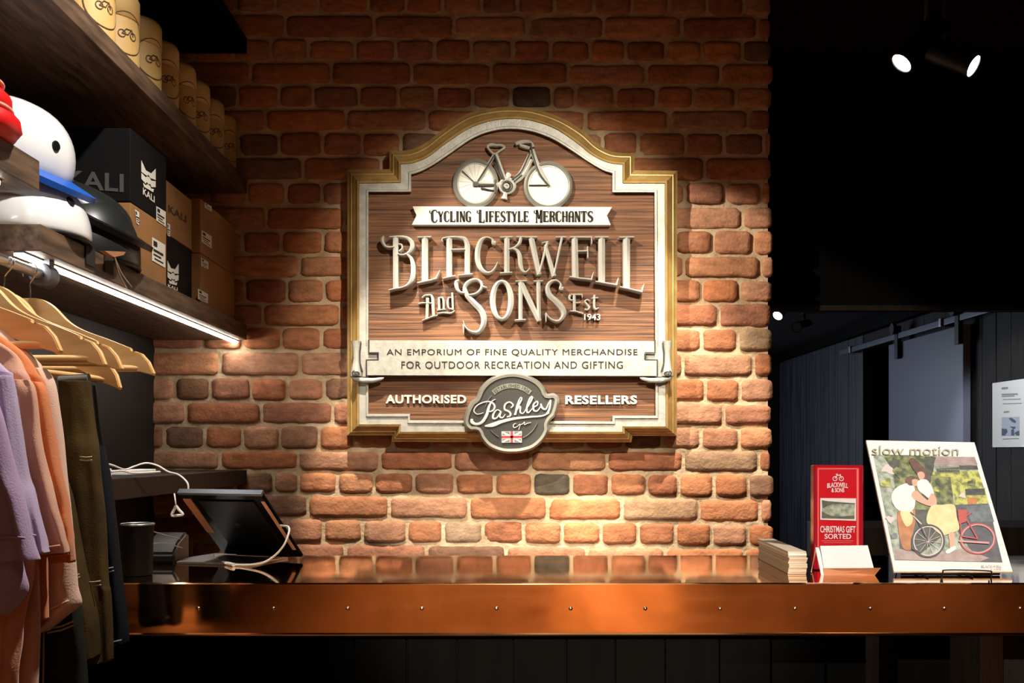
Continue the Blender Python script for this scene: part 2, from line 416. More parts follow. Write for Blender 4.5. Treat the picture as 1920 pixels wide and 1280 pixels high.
def text(bm, body, mapper, depth_mapper=None, bold=0.0, spacing=1.0, mi=0):
    """mapper(u, v) with u, v in 0..1 of the text's own box (v up) -> front point; depth_mapper -> matching back point"""
    V, Fc = text_verts(body, bold, spacing)
    x0, x1 = min(v[0] for v in V), max(v[0] for v in V); y0, y1 = min(v[1] for v in V), max(v[1] for v in V)
    uv = [((x - x0) / (x1 - x0), (y - y0) / (y1 - y0)) for x, y in V]
    fr = [bm.verts.new(mapper(u, v)) for u, v in uv]
    for f in Fc:
        try: bm.faces.new([fr[i] for i in f]).material_index = mi
        except ValueError: pass
    if depth_mapper:
        bk = [bm.verts.new(depth_mapper(u, v)) for u, v in uv]
        cnt = {}
        for f in Fc:
            for a, b in zip(f, f[1:] + f[:1]): cnt.setdefault(frozenset((a, b)), []).append((a, b))
        for k, e in cnt.items():
            if len(e) == 1:
                a, b = e[0]
                try: bm.faces.new((fr[b], fr[a], bk[a], bk[b])).material_index = mi
                except ValueError: pass
def text_px(bm, body, x0, x1, yt, yb_, yf, ybk, bold=0.0, spacing=1.0, mi=0, arc=None):
    def cv(u, v):
        x = x0 + (x1 - x0) * u; y = yb_ + (yt - yb_) * v
        if arc: x, y = arc(u, v)
        return x, y
    def fr(u, v): return P(*cv(u, v), yf)
    def bk(u, v):
        p = P(*cv(u, v), yf); return Vector((p.x, ybk, p.z))
    text(bm, body, fr, bk, bold, spacing, mi)
# ================================================================== SETTING
rnd = random.Random(7)
ROWS = [  # bed joints: pixel y at x=450 and x=1400, then the vertical joints of the course below
 (-12, -10, [371, 443, 516, 597, 692, 761, 830, 903, 970, 1040, 1113, 1185, 1255, 1325, 1395]),
 (25, 32, [390, 536, 702, 851, 988, 1132, 1278, 1419]),
 (72, 75, [365, 437, 509, 578, 666, 742, 815, 884, 961, 1032, 1107, 1173, 1248, 1316, 1391]),
 (116, 119, [325, 470, 622, 772, 921, 1065, 1212, 1351]),
 (160, 162, [374, 446, 524, 588, 674, 747, 817, 886, 958, 1035, 1079, 1153, 1231, 1299, 1379]),
 (204, 205, [352, 499, 649, 801, 950, 1098, 1253, 1402]),
 (248, 247, [372, 446, 524, 605, 679, 752, 826, 902, 978, 1054, 1130, 1196, 1286, 1357, 1432]),
 (294, 294, [424, 569, 716, 866, 1016, 1168, 1321]),
 (340, 341, [392, 464, 537, 604, 678, 752, 826, 902, 978, 1054, 1130, 1206, 1284, 1359, 1427]),
 (386, 386, [352, 500, 646, 796, 946, 1096, 1246, 1392]),
 (432, 431, [384, 456, 528, 607, 680, 754, 828, 902, 976, 1050, 1124, 1196, 1266, 1336, 1411]),
 (477, 479, [416, 562, 707, 852, 997, 1140, 1282, 1425]),
 (521, 523, [388, 460, 539, 609, 684, 760, 836, 910, 984, 1058, 1130, 1190, 1250, 1315, 1386]),
 (569, 568, [348, 494, 639, 785, 930, 1075, 1215, 1347]),
 (611, 614, [382, 455, 529, 603, 675, 748, 822, 896, 970, 1044, 1112, 1180, 1246, 1315, 1383]),
 (657, 660, [413, 563, 710, 855, 1000, 1140, 1280, 1412]),
 (706, 707, [329, 395, 471, 540, 608, 680, 752, 824, 896, 968, 1040, 1112, 1184, 1253, 1322, 1387]),
 (752, 754, [349, 490, 625, 771, 917, 1063, 1210, 1356]),
 (796, 798, [309, 385, 456, 525, 599, 665, 737, 809, 881, 953, 1025, 1097, 1169, 1241, 1314, 1385]),
 (842, 843, [413, 560, 713, 850, 995, 1138, 1281, 1422]),
 (882, 886, [370, 442, 514, 560, 633, 702, 777, 854, 928, 999, 1071, 1143, 1212, 1272, 1338, 1402]),
 (924, 933, [433, 578, 730, 879, 1026, 1166, 1310, 1424]),
 (968, 980, [400, 470, 540, 607, 680, 763, 831, 906, 982, 1054, 1127, 1196, 1266, 1334, 1402]),
 (1016, 1025, [360, 503, 648, 800, 949, 1100, 1247, 1395]),
]
yl, yr = 1062, 1070; k = 0
while yl < 1640:
    ROWS.append((yl, yr, [300 + (37 if k % 2 else 0) + i * (73 if k % 2 == 0 else 146) for i in range(16 if k % 2 == 0 else 8)])); yl += 46; yr += 46; k += 1
ROWS.append((yl, yr, []))
top_rows = []
for q in range(5):
    yy = -12 - 45.5 * (5 - q); top_rows.append((yy, yy + 1, [310 + (30 if q % 2 else 0) + i * (146 if q % 2 == 0 else 73) for i in range(8 if q % 2 == 0 else 16)]))
ROWS = top_rows + ROWS
WL, WR = 278.0, 1443.0
def wx(px): return (px - CX) / 600.0
def wz(py): return ZC - (py - CY) / 600.0
SPECIAL = {(20, 1035): C(98, 88, 74), (4, 996): C(104, 86, 72), (18, 345): C(128, 92, 74), (21, 1240): C(186, 146, 114),
           (16, 362): C(128, 92, 64), (22, 868): C(166, 138, 112), (19, 1350): C(160, 128, 100), (14, 1414): C(170, 140, 110)}
PAL = [C(186, 122, 84), C(176, 112, 76), C(194, 134, 96), C(170, 106, 74), C(184, 127, 97), C(190, 120, 79), C(166, 111, 85), C(187, 135, 105)]
bm = bmesh.new(); tint = bm.loops.layers.float_color.new('brick_tint')
def brick(x0, x1, z0, z1, col, h, seed):
    nx = max(5, int((x1 - x0) / 0.016)); nz = 6
    o = Vector((seed * 3.17, seed * 1.7, 0))
    tiltx = rnd.uniform(-0.02, 0.02); tiltz = rnd.uniform(-0.05, 0.05); cx, cz = (x0 + x1) / 2, (z0 + z1) / 2
    g = []
    for j in range(nz + 1):
        row = []
        for i in range(nx + 1):
            x = x0 + (x1 - x0) * i / nx; z = z0 + (z1 - z0) * j / nz
            q = Vector((x, 0, z)) * 1.0
            ex = min(i, nx - i); ez = min(j, nz - j)
            n1 = noise.noise(q * 38 + o); n2 = noise.noise(q * 90 - o); n3 = noise.noise(q * 16 + o * 2)
            y = -h + 0.0022 * n1 + 0.001 * n2 + tiltx * (x - cx) + tiltz * (z - cz)
            if ex == 0 or ez == 0:
                y += 0.0042 + 0.0012 * n2
                if ex == 0: x += (0.0022 * n1 + 0.0016 * n2)
                if ez == 0: z += (0.0028 * n3 + 0.0018 * n1)
                if ex == 0 and ez == 0: x += (cx - x) * 0.004 / max(0.02, abs(cx - x)); z += math.copysign(0.004, cz - z); y += 0.002
            elif (ex == 1 and nx > 6) or ez == 1: y += 0.0003 + 0.001 * max(0, n2)
            row.append(bm.verts.new((x, y, z)))
        g.append(row)
    fs = []
    for j in range(nz):
        for i in range(nx): fs.append(bm.faces.new((g[j][i], g[j][i + 1], g[j + 1][i + 1], g[j + 1][i])))
    rim = [g[0][i] for i in range(nx + 1)] + [g[j][nx] for j in range(1, nz + 1)] + [g[nz][i] for i in range(nx - 1, -1, -1)] + [g[j][0] for j in range(nz - 1, 0, -1)]
    bk = [bm.verts.new((v.co.x, 0.012, v.co.z)) for v in rim]
    for a in range(len(rim)): fs.append(bm.faces.new((rim[a], bk[a], bk[(a + 1) % len(rim)], rim[(a + 1) % len(rim)])))
    for f in fs:
        f.material_index = 0; f.smooth = True
        for l in f.loops: l[tint] = col
sd = 0
for r in range(len(ROWS) - 1):
    a, b = ROWS[r], ROWS[r + 1]
    edge = WR + rnd.uniform(-3, 4)
    js = [WL - 8] + [j for j in a[2] if WL + 6 < j < WR - 10] + [edge + 5]
    for i in range(len(js) - 1):
        p0, p1 = js[i] + 3.6, js[i + 1] - 3.6
        m_ = (p0 + p1) / 2; t = (m_ - 450) / 950.0
        yt = a[0] + (a[1] - a[0]) * t + 3.8 + rnd.uniform(-0.8, 1.4); yb2 = b[0] + (b[1] - b[0]) * t - 3.0 + rnd.uniform(-1.2, 0.8)
        sd += 1
        col = list(rnd.choice(PAL)); f_ = rnd.uniform(0.82, 1.14)
        if rnd.random() < 0.06: col = list(C(136, 98, 76))
        for (rr, pp), cc in SPECIAL.items():
            if rr == r - 5 and abs(pp - m_) < 30: col = list(cc); f_ = 1
        col = (col[0] * f_, col[1] * f_, col[2] * f_, 1)
        brick(wx(p0), wx(p1), wz(yb2), wz(yt), col, 0.0105 + rnd.uniform(-0.0035, 0.0045), sd)
# mortar face, lumpy
x0, x1, z0, z1 = -1.14, wx(WR) - 0.006, 0.0, 2.78
nx, nz = 150, 210; g = []
for j in range(nz + 1):
    row = []
    for i in range(nx + 1):
        q = Vector((x0 + (x1 - x0) * i / nx, 0, z0 + (z1 - z0) * j / nz))
        row.append(bm.verts.new((q.x, -0.0016 + 0.0022 * noise.noise(q * 30) + 0.0014 * noise.noise(q * 75), q.z)))
    g.append(row)
for j in range(nz):
    for i in range(nx):
        f = bm.faces.new((g[j][i], g[j][i + 1], g[j + 1][i + 1], g[j + 1][i])); f.material_index = 1; f.smooth = True
        for l in f.loops: l[tint] = (0.3, 0.3, 0.3, 1)
box(bm, x0, x1, 0.002, 0.21, 0.0, 3.1, 1)
me_ = bm
wall_back = struct('wall_back', me_, [M['brick'], M['mortar']])

def S_(name, m, *a, **k): return struct(name, BX(*a, **k), m)
S_('floor', M['floor'], -3.2, 3.4, -6.4, 5.2, -0.05, 0.0)
S_('ceiling', M['ceiling'], -3.2, 3.4, -6.4, 0.3, 3.1, 3.15)
S_('ceiling_back', M['black_panel'], -1.3, 2.3, 0.245, 5.0, 2.05, 2.10)
S_('wall_left', M['black_panel'], -1.16, -1.103, -1.95, 0.0, 0.0, 3.1)
S_('wall_rear', M['rear'], -3.2, 3.4, -6.4, -6.3, 0.0, 3.1)
S_('wall_bulkhead', M['black_wood'], 0.79, 2.6, 0.2, 0.24, 1.751, 2.61)
S_('trim_2', M['dark_wood'], 0.79, 2.6, 0.205, 0.3, 2.612, 2.80)
S_('trim_3', M['black_wood'], 0.79, 2.6, 0.17, 0.3, 2.802, 3.1)
S_('trim_4', M['dark_wood'], 0.79, 2.6, 0.196, 0.2, 1.751, 1.768)
S_('wall_end', M['black_panel'], -1.3, 2.3, 4.85, 4.95, 0.0, 2.05)
# right side wall in three lengths round the doorway
bm = bmesh.new()
XR = 2.15
def boards(bm, ya, yb_, z0, z1, wd=0.13):
    y = ya
    while y < yb_ - 0.005:
        y2 = min(yb_, y + wd); box(bm, XR - 0.012 - rnd.uniform(0, 0.003), XR + 0.05, y, y2 - 0.004, z0, z1, 0); y = y2
boards(bm, 6.16 - D, 4.85, 0, 2.05)
struct('wall_right', bm, M['plank'])
bm = bmesh.new(); boards(bm, 0.24, 5.69 - D, 0, 2.05); box(bm, XR - 0.01, XR + 0.05, 5.69 - D, 6.16 - D, 1.9, 2.05)
struct('wall_right_near', bm, M['dark_wood'])
bm = bmesh.new()
box(bm, XR + 0.05, 3.2, 5.6 - D, 5.69 - D, 0, 1.9); box(bm, XR + 0.05, 3.2, 6.16 - D, 6.25 - D, 0, 1.9); box(bm, XR + 0.55, XR + 0.6, 5.69 - D, 6.16 - D, 0, 1.9); box(bm, XR + 0.05, 3.2, 5.6 - D, 6.25 - D, 1.9, 1.95)
struct('wall_doorway', bm, M['black_panel'])
S_('trim_1', M['black_wood'], XR - 0.06, XR - 0.013, 0.245, 4.85, 1.985, 2.05)

# sliding door on its rail
t = thing('sliding_door', 'blue grey sliding door hanging on a rail in the back room', 'door', (2.115, 5.17 - D, 0.02)); t['kind'] = 'structure'
obj('door_panel', BX(2.095, 2.13, 4.711 - D, 5.633 - D, 0.02, 1.87, bev=0.003), M['door_paint'], t)
for d_ in (5.47, 4.73):
    h = obj('hanger_strap', BX(2.072, 2.094, d_ - D - 0.022, d_ - D + 0.022, 1.78, 1.955, bev=0.003), M['black_metal'], t)
    bm = bmesh.new(); lathe(bm, [(0.03, 2.05), (0.03, 2.068)], (0, d_ - D, 1.94), 20, axis='X'); obj('roller', bm, M['black_metal'], h)
t = thing('door_rail', 'flat grey steel rail above the sliding door', 'rail', (2.1, 5.4 - D, 1.9)); t['kind'] = 'structure'
obj('bar', BX(2.076, 2.088, 4.3 - D, 6.41 - D, 1.886, 1.916, bev=0.002), M['grey_metal'], t)
for d_ in (6.2, 4.9): obj('bracket', BX(2.066, XR - 0.012, d_ - D - 0.012, d_ - D + 0.012, 1.882, 1.922, bev=0.002), M['steel'], t)

# notice on the right wall
t = thing('notice', 'white printed notice with small photo pinned on dark right wall', 'notice', (2.13, 4.35 - D, 1.3))
o_ = Vector((2.128, 0, 0)); n_ = Vector((1, 0, 0))
obj('paper_sheet', BX(2.1285, 2.132, 4.497 - D - 0.30, 4.497 - D, 1.303, 1.584), M['paper'], t)
def onx(px, py): return ray_plane(px, py, (2.1275, 0, 0), n_)
def quad_px(bm, pts, on, mi=0):
    bm.faces.new([bm.verts.new(on(*p)) for p in pts]).material_index = mi
bm = bmesh.new()
quad_px(bm, [(1878, 782), (1911, 781), (1911, 817), (1878, 817)], onx)
onx2 = lambda px, py: ray_plane(px, py, (2.1269, 0, 0), n_)
for q in ([(1891, 784), (1897, 783), (1905, 789), (1904, 793), (1898, 791)], [(1893, 799), (1904, 800), (1904, 803), (1899, 804)], [(1878, 803), (1888, 804), (1889, 810), (1884, 816), (1878, 816)], [(1905, 809), (1911, 807), (1911, 816), (1906, 816), (1902, 812)], [(1896, 805), (1901, 804), (1902, 816), (1896, 816)]): quad_px(bm, q, onx2, 1)
obj('printed_photo', bm, [M['pale_blue'], M['blue_ink']], t)
for (xa, xb, ya, hh) in ((1878, 1890, 726, 4), (1878, 1908, 738, 3), (1878, 1902, 742, 2), (1880, 1914, 748, 1.5), (1880, 1916, 756, 1.5), (1882, 1892, 771, 3), (1880, 1910, 822, 1.5)):
    bm = bmesh.new(); quad_px(bm, [(xa, ya), (xb, ya - 1), (xb, ya - 1 + hh), (xa, ya + hh)], onx); obj('text_line', bm, M['grey_ink'], t)

# ================================================================== COUNTER
YF, YB, ZT, ZB = 1.763 - D, 2.24 - D, 1.055, 0.966
t = thing('shop_counter', 'long copper clad shop counter on black boarded base', 'counter', (0, -1.2, 0))
obj('countertop', BX(-1.09, 1.3, YF + 0.004, YB, ZB + 0.004, ZT, bev=0.0025), M['copper_top'], t)
bm = bmesh.new(); box(bm, -1.09, 1.3, YF, YF + 0.003, ZB, ZT - 0.001, bev=0.001)
tube(bm, [(-1.09, YF + 0.002, ZB + 0.001), (1.3, YF + 0.002, ZB + 0.001)], 0.0035, 8)
obj('front_band', bm, M['copper'], t)
for px in (372, 513, 652, 791, 931, 1070, 1210, 1350, 1490, 1631, 1770, 1912):
    p = P(px, 1140.5, YF); bm = bmesh.new()
    lathe(bm, [(0.0001, -0.0028), (0.0018, -0.0024), (0.0032, -0.0012), (0.0036, 0.0)], (p.x, YF, p.z), 12, axis='Y')
    obj('rivet', bm, M['rivet'], t, smooth=True)
bm = bmesh.new(); x = -1.09; 
while x < 0.62:
    x2 = min(0.632, x + rnd.uniform(0.085, 0.1)); box(bm, x, x2 - 0.003, YF + 0.035, YF + 0.05, 0.0, ZB + 0.003, bev=0.0015); x = x2
box(bm, -1.09, 0.63, YF + 0.045, YB - 0.03, 0.0, ZB + 0.003)
obj('base', bm, M['black_wood'], t)
obj('leg', BX(0.682, 0.775, YF + 0.03, YF + 0.12, 0.0, ZB + 0.003, bev=0.002), M['black_wood'], t)
obj('leg', BX(0.868, 0.965, YF + 0.03, YF + 0.12, 0.0, ZB + 0.003, bev=0.002), M['dark_wood'], t)
solo('low_cabinet', BX(0.98, 1.75, 3.06 - D, 3.36 - D, 0.0, 1.057, bev=0.004), M['dark_wood'], 'low dark cabinet standing behind the magazine poster', 'cabinet')

# ================================================================== SHELF UNIT, LEFT
XF, XL = -0.81, -1.10
def shelf(name, label, d0, z0, z1, mt='shelf_wood', x1=XF, d1=3.18):
    return solo(name, BX(XL, x1, d0 - D, d1 - D, z0, z1, bev=0.002), M[mt], label, 'shelf', 'dark timber wall shelves')
shelf('wall_shelf', 'long dark timber shelf with helmets and boxes above the light strip', 1.775, 1.629, 1.676)
shelf('wall_shelf', 'high timber shelf with the row of round kraft tubes', 1.25, 2.083, 2.126)
shelf('wall_shelf', 'topmost black timber shelf in the upper left corner', 1.25, 2.518, 2.566, 'black_wood')
shelf('wall_shelf', 'short end of timber shelf holding the red cap at far left', 1.15, 1.7325, 1.784, d1=1.772)
shelf('wall_shelf', 'lowest timber shelf with white cables beside the tablet', 1.95, 1.181, 1.226, 'dark_wood')
t = thing('light_strip', 'long bright LED strip under the helmet shelf', 'light strip', (-0.848, 2.4 - D, 1.62))
obj('diffuser', BX(-0.8565, -0.8395, 1.776 - D, 3.185 - D, 1.6215, 1.6255), M['led'], t)
obj('channel', BX(-0.857, -0.839, 1.775 - D, 3.188 - D, 1.6258, 1.6292), M['grey_metal'], t)
t = thing('light_strip', 'short lit strip under the shelf end at far left', 'light strip', (-0.848, 1.4 - D, 1.72))
obj('diffuser', BX(-0.8535, -0.8425, 1.2 - D, 1.70 - D, 1.7245, 1.7285), M['led'], t)
obj('channel', BX(-0.857, -0.839, 1.2 - D, 1.70 - D, 1.729, 1.7325), M['grey_metal'], t)

# kraft tubes on the high shelf
def make_tube(label):
    r, h = 0.0608, 0.165
    t = thing('kraft_tube', label, 'tube', (0, 0, 0), 'round kraft tubes on the high shelf')
    bm = bmesh.new(); lathe(bm, [(r - 0.002, 0), (r, 0.001), (r, h * 0.62), (r - 0.001, h * 0.62), (r - 0.001, h * 0.63)], seg=36)
    obj('tube_body', bm, M['tube_card'], t, True, True, angle=40)
    bm = bmesh.new(); lathe(bm, [(r, h * 0.632), (r + 0.0008, h * 0.635), (r + 0.0008, h - 0.012), (r - 0.003, h - 0.003), (r - 0.014, h)], seg=36)
    obj('lid', bm, M['tube_card'], t, True, True, angle=60)
    bm = bmesh.new(); ph = R(-28)
    def on(u, v): a = ph + u / r; return Vector(((r + 0.0012) * math.cos(a), (r + 0.0012) * math.sin(a), h * 0.42 + v))
    n = 40; rr = 0.047
    ring = [[bm.verts.new(on(q * math.cos(2 * math.pi * i / n), q * math.sin(2 * math.pi * i / n))) for i in range(n)] for q in (rr, rr - 0.0022)]
    for i in range(n): bm.faces.new((ring[0][i], ring[0][(i + 1) % n], ring[1][(i + 1) % n], ring[1][i]))
    for c_ in ((-0.014, -0.004), (0.014, -0.004)):
        q2 = [[bm.verts.new(on(c_[0] + q * math.cos(2 * math.pi * i / 14), c_[1] + q * math.sin(2 * math.pi * i / 14))) for i in range(14)] for q in (0.009, 0.007)]
        for i in range(14): bm.faces.new((q2[0][i], q2[0][(i + 1) % 14], q2[1][(i + 1) % 14], q2[1][i]))
    for a, b in (((-0.014, -0.004), (-0.004, 0.008)), ((-0.004, 0.008), (0.010, 0.008)), ((0.010, 0.008), (0.014, -0.004)), ((-0.014, -0.004), (0.0, -0.004)), ((0.0, -0.004), (0.010, 0.010))):
        dx, dy = b[0] - a[0], b[1] - a[1]; l = math.hypot(dx, dy); nx_, ny_ = -dy / l * 0.0012, dx / l * 0.0012
        bm.faces.new([bm.verts.new(on(*p)) for p in ((a[0] + nx_, a[1] + ny_), (b[0] + nx_, b[1] + ny_), (b[0] - nx_, b[1] - ny_), (a[0] - nx_, a[1] - ny_))])
    obj('round_logo', bm, M['brown_ink'], t, local=True)
    return t
TL = ['kraft tube at the end of the high shelf row, against the brick wall', 'second kraft tube from the brick wall on the high shelf',
      'third kraft tube from the brick wall on the high shelf', 'fourth kraft tube from the brick wall on the high shelf',
      'fifth kraft tube from the brick wall on the high shelf', 'sixth kraft tube from the brick wall on the high shelf',
      'seventh kraft tube from the brick wall on the high shelf', 'nearest visible kraft tube, cut by the top edge of the photo']
proto = None
for i, (lb, d_) in enumerate(zip(TL, (3.09, 2.955, 2.81, 2.685, 2.545, 2.41, 2.27, 2.125))):
    loc = (-0.878 - rnd.uniform(0, 0.004), d_ - D, 2.126)
    if proto is None: proto = make_tube(lb); proto.location = loc
    else: dup(proto, loc, R(rnd.uniform(-8, 8)), lb)
solo('carton', BX(-0.86 - 0.16, -0.86, 2.72 - D, 2.95 - D, 2.566, 2.72, bev=0.002), M['card'], 'brown carton on the topmost shelf in the upper left corner', 'box')

# helmet cartons
def on_plane(o, n): return lambda px, py: ray_plane(px, py, o, n)
def mask_logo(bm, on, x0, x1, y0, y1, sl):
    """toothed cat-like mask emblem; sl = pixel drop from left to right"""
    polys = [[(0, 0), (.32, .3), (.68, .3), (1, 0), (1, .46), (.62, .5), (.5, .42), (.38, .5), (0, .46)],
             [(0, .5), (.3, .58), (.42, .5), (.58, .5), (.7, .58), (1, .5), (1, .74), (.7, .84), (.62, .74), (.5, .8), (.38, .74), (.3, .84), (0, .74)],
             [(.12, .86), (.32, .9), (.4, .82), (.6, .82), (.68, .9), (.88, .86), (.82, 1), (.18, 1)]]
    for pl in polys:
        f = [bm.verts.new(on(x0 + (x1 - x0) * u, y0 + (y1 - y0) * v + sl * u)) for u, v in pl]
        bm.faces.new(f)
def carton(label, x0, x1, d0, d1, z0, z1, mt, parts):
    t = thing('shoe_carton' if False else 'helmet_carton', label, 'box', ((x0 + x1) / 2, (d0 + d1) / 2 - D, z0), 'cartons on the helmet shelf')
    bm = bmesh.new(); box(bm, x0, x1, d0 - D, d1 - D, z0, z1, bev=0.002); obj('carton_body', bm, M[mt], t)
    on = on_plane((x1 + 0.0012, 0, 0), (1, 0, 0))
    for kind, a in parts:
        bm = bmesh.new()
        if kind == 'label':
            quad_px(bm, a, on); o = obj('label_sticker', bm, M['white_label'], t)
            bm = bmesh.new(); on2 = on_plane((x1 + 0.0018, 0, 0), (1, 0, 0))
            (xa, ya), (xb, yb_), (xc, yc), (xd, yd) = a
            for u0, u1, v0, v1 in ((.12, .4, .1, .32), (.12, .85, .45, .55), (.12, .7, .65, .72), (.2, .85, .82, .88)):
                def bl(u, v): return (xa + (xb - xa) * u + (xd - xa) * v, (ya + (yb_ - ya) * u) * (1 - v) + (yd + (yc - yd) * u) * v)
                quad_px(bm, [bl(u0, v0), bl(u1, v0), bl(u1, v1), bl(u0, v1)], on2)
            obj('label_print', bm, M['ink'], o)
        elif kind == 'mask':
            mask_logo(bm, on, *a); obj('mask_emblem', bm, M['white_label'], t)
        elif kind == 'text':
            body, (xa, ya), (xb, yb_), h0, h1, mk = a
            def mp(u, v):
                px = xa + (xb - xa) * u; py = ya + (yb_ - ya) * u - (h0 + (h1 - h0) * u) * v
                return on(px, py)
            text(bm, body, mp, bold=0.02); obj('printed_name', bm, M[mk], t)
        elif kind == 'front_text':
            body, xa, xb, yt, yb2, mk = a
            onf = on_plane((0, d0 - D - 0.0012, 0), (0, 1, 0))
            text(bm, body, lambda u, v: onf(xa + (xb - xa) * u, yb2 + (yt - yb2) * v + 8 * u), bold=0.02); obj('printed_name', bm, M[mk], t)
    return t
carton('black carton with white mask emblem on top of brown carton beside helmets', -1.075, -0.83, 2.254, 2.49, 1.832, 1.994, 'black_card',
       [('mask', (265, 292, 300, 347, 16)), ('text', ('KALI', (268, 364), (290, 380), 13, 12, 'white_label')),
        ('label', [(293, 386), (311, 397), (311, 425), (293, 413)]), ('front_text', ('KALI', 122, 232, 318, 352, 'dim_print'))])
carton('brown carton with large white label under the black mask carton', -1.075, -0.83, 2.254, 2.49, 1.677, 1.830, 'card',
       [('label', [(285, 444), (310, 459), (310, 502), (285, 488)]), ('label', [(253, 392), (261, 398), (261, 422), (256, 418)]), ('label', [(256, 470), (262, 473), (262, 502), (256, 498)])])
carton('brown carton with dark printed name on top of black mask carton', -1.085, -0.85, 2.52, 2.755, 1.825, 1.958, 'card',
       [('text', ('KALI', (316, 397), (350, 418), 14, 13, 'brown_ink')), ('label', [(314, 418), (319, 421), (319, 444), (314, 441)])])
carton('black carton with white mask emblem under brown carton', -1.085, -0.85, 2.52, 2.755, 1.677, 1.823, 'black_card',
       [('mask', (314, 335, 488, 530, 6)), ('text', ('KALI', (315, 538), (333, 545), 6, 6, 'white_label'))])
carton('upper brown carton with two labels nearest the brick wall', -1.085, -0.83, 2.765, 3.11, 1.820, 1.966, 'card',
       [('label', [(384, 379), (397, 387), (397, 397), (384, 389)]), ('label', [(378, 431), (397, 443), (397, 466), (378, 453)])])
carton('lower brown carton with two labels nearest the brick wall', -1.085, -0.83, 2.765, 3.11, 1.677, 1.818, 'card',
       [('label', [(377, 483), (391, 491), (391, 505), (377, 498)]), ('label', [(371, 541), (390, 551), (390, 569), (371, 560)])])
# ================================================================== HELMETS AND CAP
def dome(bm, rx, ry, h, mi=0, seg=40, n=12, flare=0.0):
    """hollow-looking shell, slightly pulled-in rim"""
    prof = []
    for i in range(n + 1):
        a = (i / n) * math.pi / 2
        prof.append((math.cos(a) ** 0.86 if i < n else 0.0, math.sin(a)))
    rings = []
    for r, z in [(0.97, -0.10)] + prof:
        rings.append([bm.verts.new((rx * r * math.cos(2 * math.pi * k / seg), ry * r * math.sin(2 * math.pi * k / seg), h * z)) for k in range(seg)] if r > 1e-6 else None)
    top = bm.verts.new((0, 0, h))
    for i in range(len(rings) - 1):
        A, B = rings[i], rings[i + 1]
        for k in range(seg):
            if B is None: f = bm.faces.new((A[k], A[(k + 1) % seg], top))
            else: f = bm.faces.new((A[k], A[(k + 1) % seg], B[(k + 1) % seg], B[k]))
            f.material_index = mi
    inner = [[bm.verts.new((v.co.x * 0.92, v.co.y * 0.92, v.co.z * 0.92 if v.co.z > 0 else v.co.z)) for v in r_] for r_ in rings if r_]
    itop = bm.verts.new((0, 0, h * 0.92))
    for k in range(seg): bm.faces.new((rings[0][k], inner[0][k], inner[0][(k + 1) % seg], rings[0][(k + 1) % seg]))
    for A, B in zip(inner, inner[1:]):
        for k in range(seg): bm.faces.new((A[k], B[k], B[(k + 1) % seg], A[(k + 1) % seg]))
    for k in range(seg): bm.faces.new((inner[-1][k], itop, inner[-1][(k + 1) % seg]))
def helmet(label, loc, rot, shell, rx=0.11, ry=0.125, h=0.125, visor=None, holes=True, strap=False, az0=-22):
    t = thing('cycle_helmet', label, 'helmet', (0, 0, 0), 'skate style helmets on the shelf')
    bm = bmesh.new(); dome(bm, rx, ry, h); obj('shell', bm, M[shell], t, True, True)
    if holes:
        for az, el_ in ((az0, 29), (80, 34), (-140, 34), (140, 34)):
            a, e = R(az), R(el_)
            c = Vector((rx * math.cos(a) * math.cos(e) ** 0.86, ry * math.sin(a) * math.cos(e) ** 0.86, h * math.sin(e)))
            nrm = Vector((c.x / rx ** 2, c.y / ry ** 2, c.z / h ** 2)).normalized()
            bm = bmesh.new(); lathe(bm, [(0.0092, -0.004), (0.0092, 0.0022), (0.0075, 0.0026)], seg=16)
            bmesh.ops.transform(bm, matrix=Matrix.Translation(c) @ nrm.to_track_quat('Z', 'Y').to_matrix().to_4x4(), verts=bm.verts)
            obj('vent_hole', bm, M['black_plastic'], t, False, True)
    if visor:
        bm = bmesh.new(); n = 28; outer = []; 
        for i in range(n + 1):
            a = R(-105 + 210 * i / n); k = 0.050 * max(0.0, math.cos(a * 0.86)) ** 0.8 + 0.004
            outer.append((a, k))
        up, dn = [], []
        for a, k in outer:
            for lst, zz in ((up, 0.004), (dn, -0.012)):
                lst.append((bm.verts.new((rx * 0.985 * math.cos(a), ry * 0.985 * math.sin(a), h * -0.02 + zz)),
                            bm.verts.new(((rx + k) * math.cos(a), (ry + k) * math.sin(a), h * -0.02 + zz * 0.7 - k * 0.18))))
        for i in range(n):
            bm.faces.new((up[i][0], up[i][1], up[i + 1][1], up[i + 1][0])); bm.faces.new((dn[i][0], dn[i + 1][0], dn[i + 1][1], dn[i][1]))
            bm.faces.new((up[i][1], dn[i][1], dn[i + 1][1], up[i + 1][1])); bm.faces.new((up[i][0], up[i + 1][0], dn[i + 1][0], dn[i][0]))
        for i in (0, n): bm.faces.new((up[i][0], dn[i][0], dn[i][1], up[i][1]))
        obj('visor', bm, M[visor], t, True, True, angle=40)
    bm = bmesh.new(); n = 40
    tube(bm, [(rx * 0.985 * math.cos(2 * math.pi * i / n), ry * 0.985 * math.sin(2 * math.pi * i / n), -0.10 * h) for i in range(n + 1)], 0.0042, 6, caps=False)
    obj('rim_trim', bm, M[visor or 'black_plastic'], t, True, True)
    t.location = loc; t.rotation_euler = rot; BASE[t] = Vector(loc)
    return t
hx = helmet('lower white helmet on the helmet shelf with one dark vent hole', (-0.905, 1.935 - D, 1.691), (0, 0, R(4)), 'helmet_white', h=0.112)
helmet('upper white helmet with blue visor tilted over the lower white helmet', (-0.938, 1.935 - D, 1.838), (R(2), R(24), R(-6)), 'helmet_white', 0.108, 0.122, 0.108, 'blue', az0=-15)
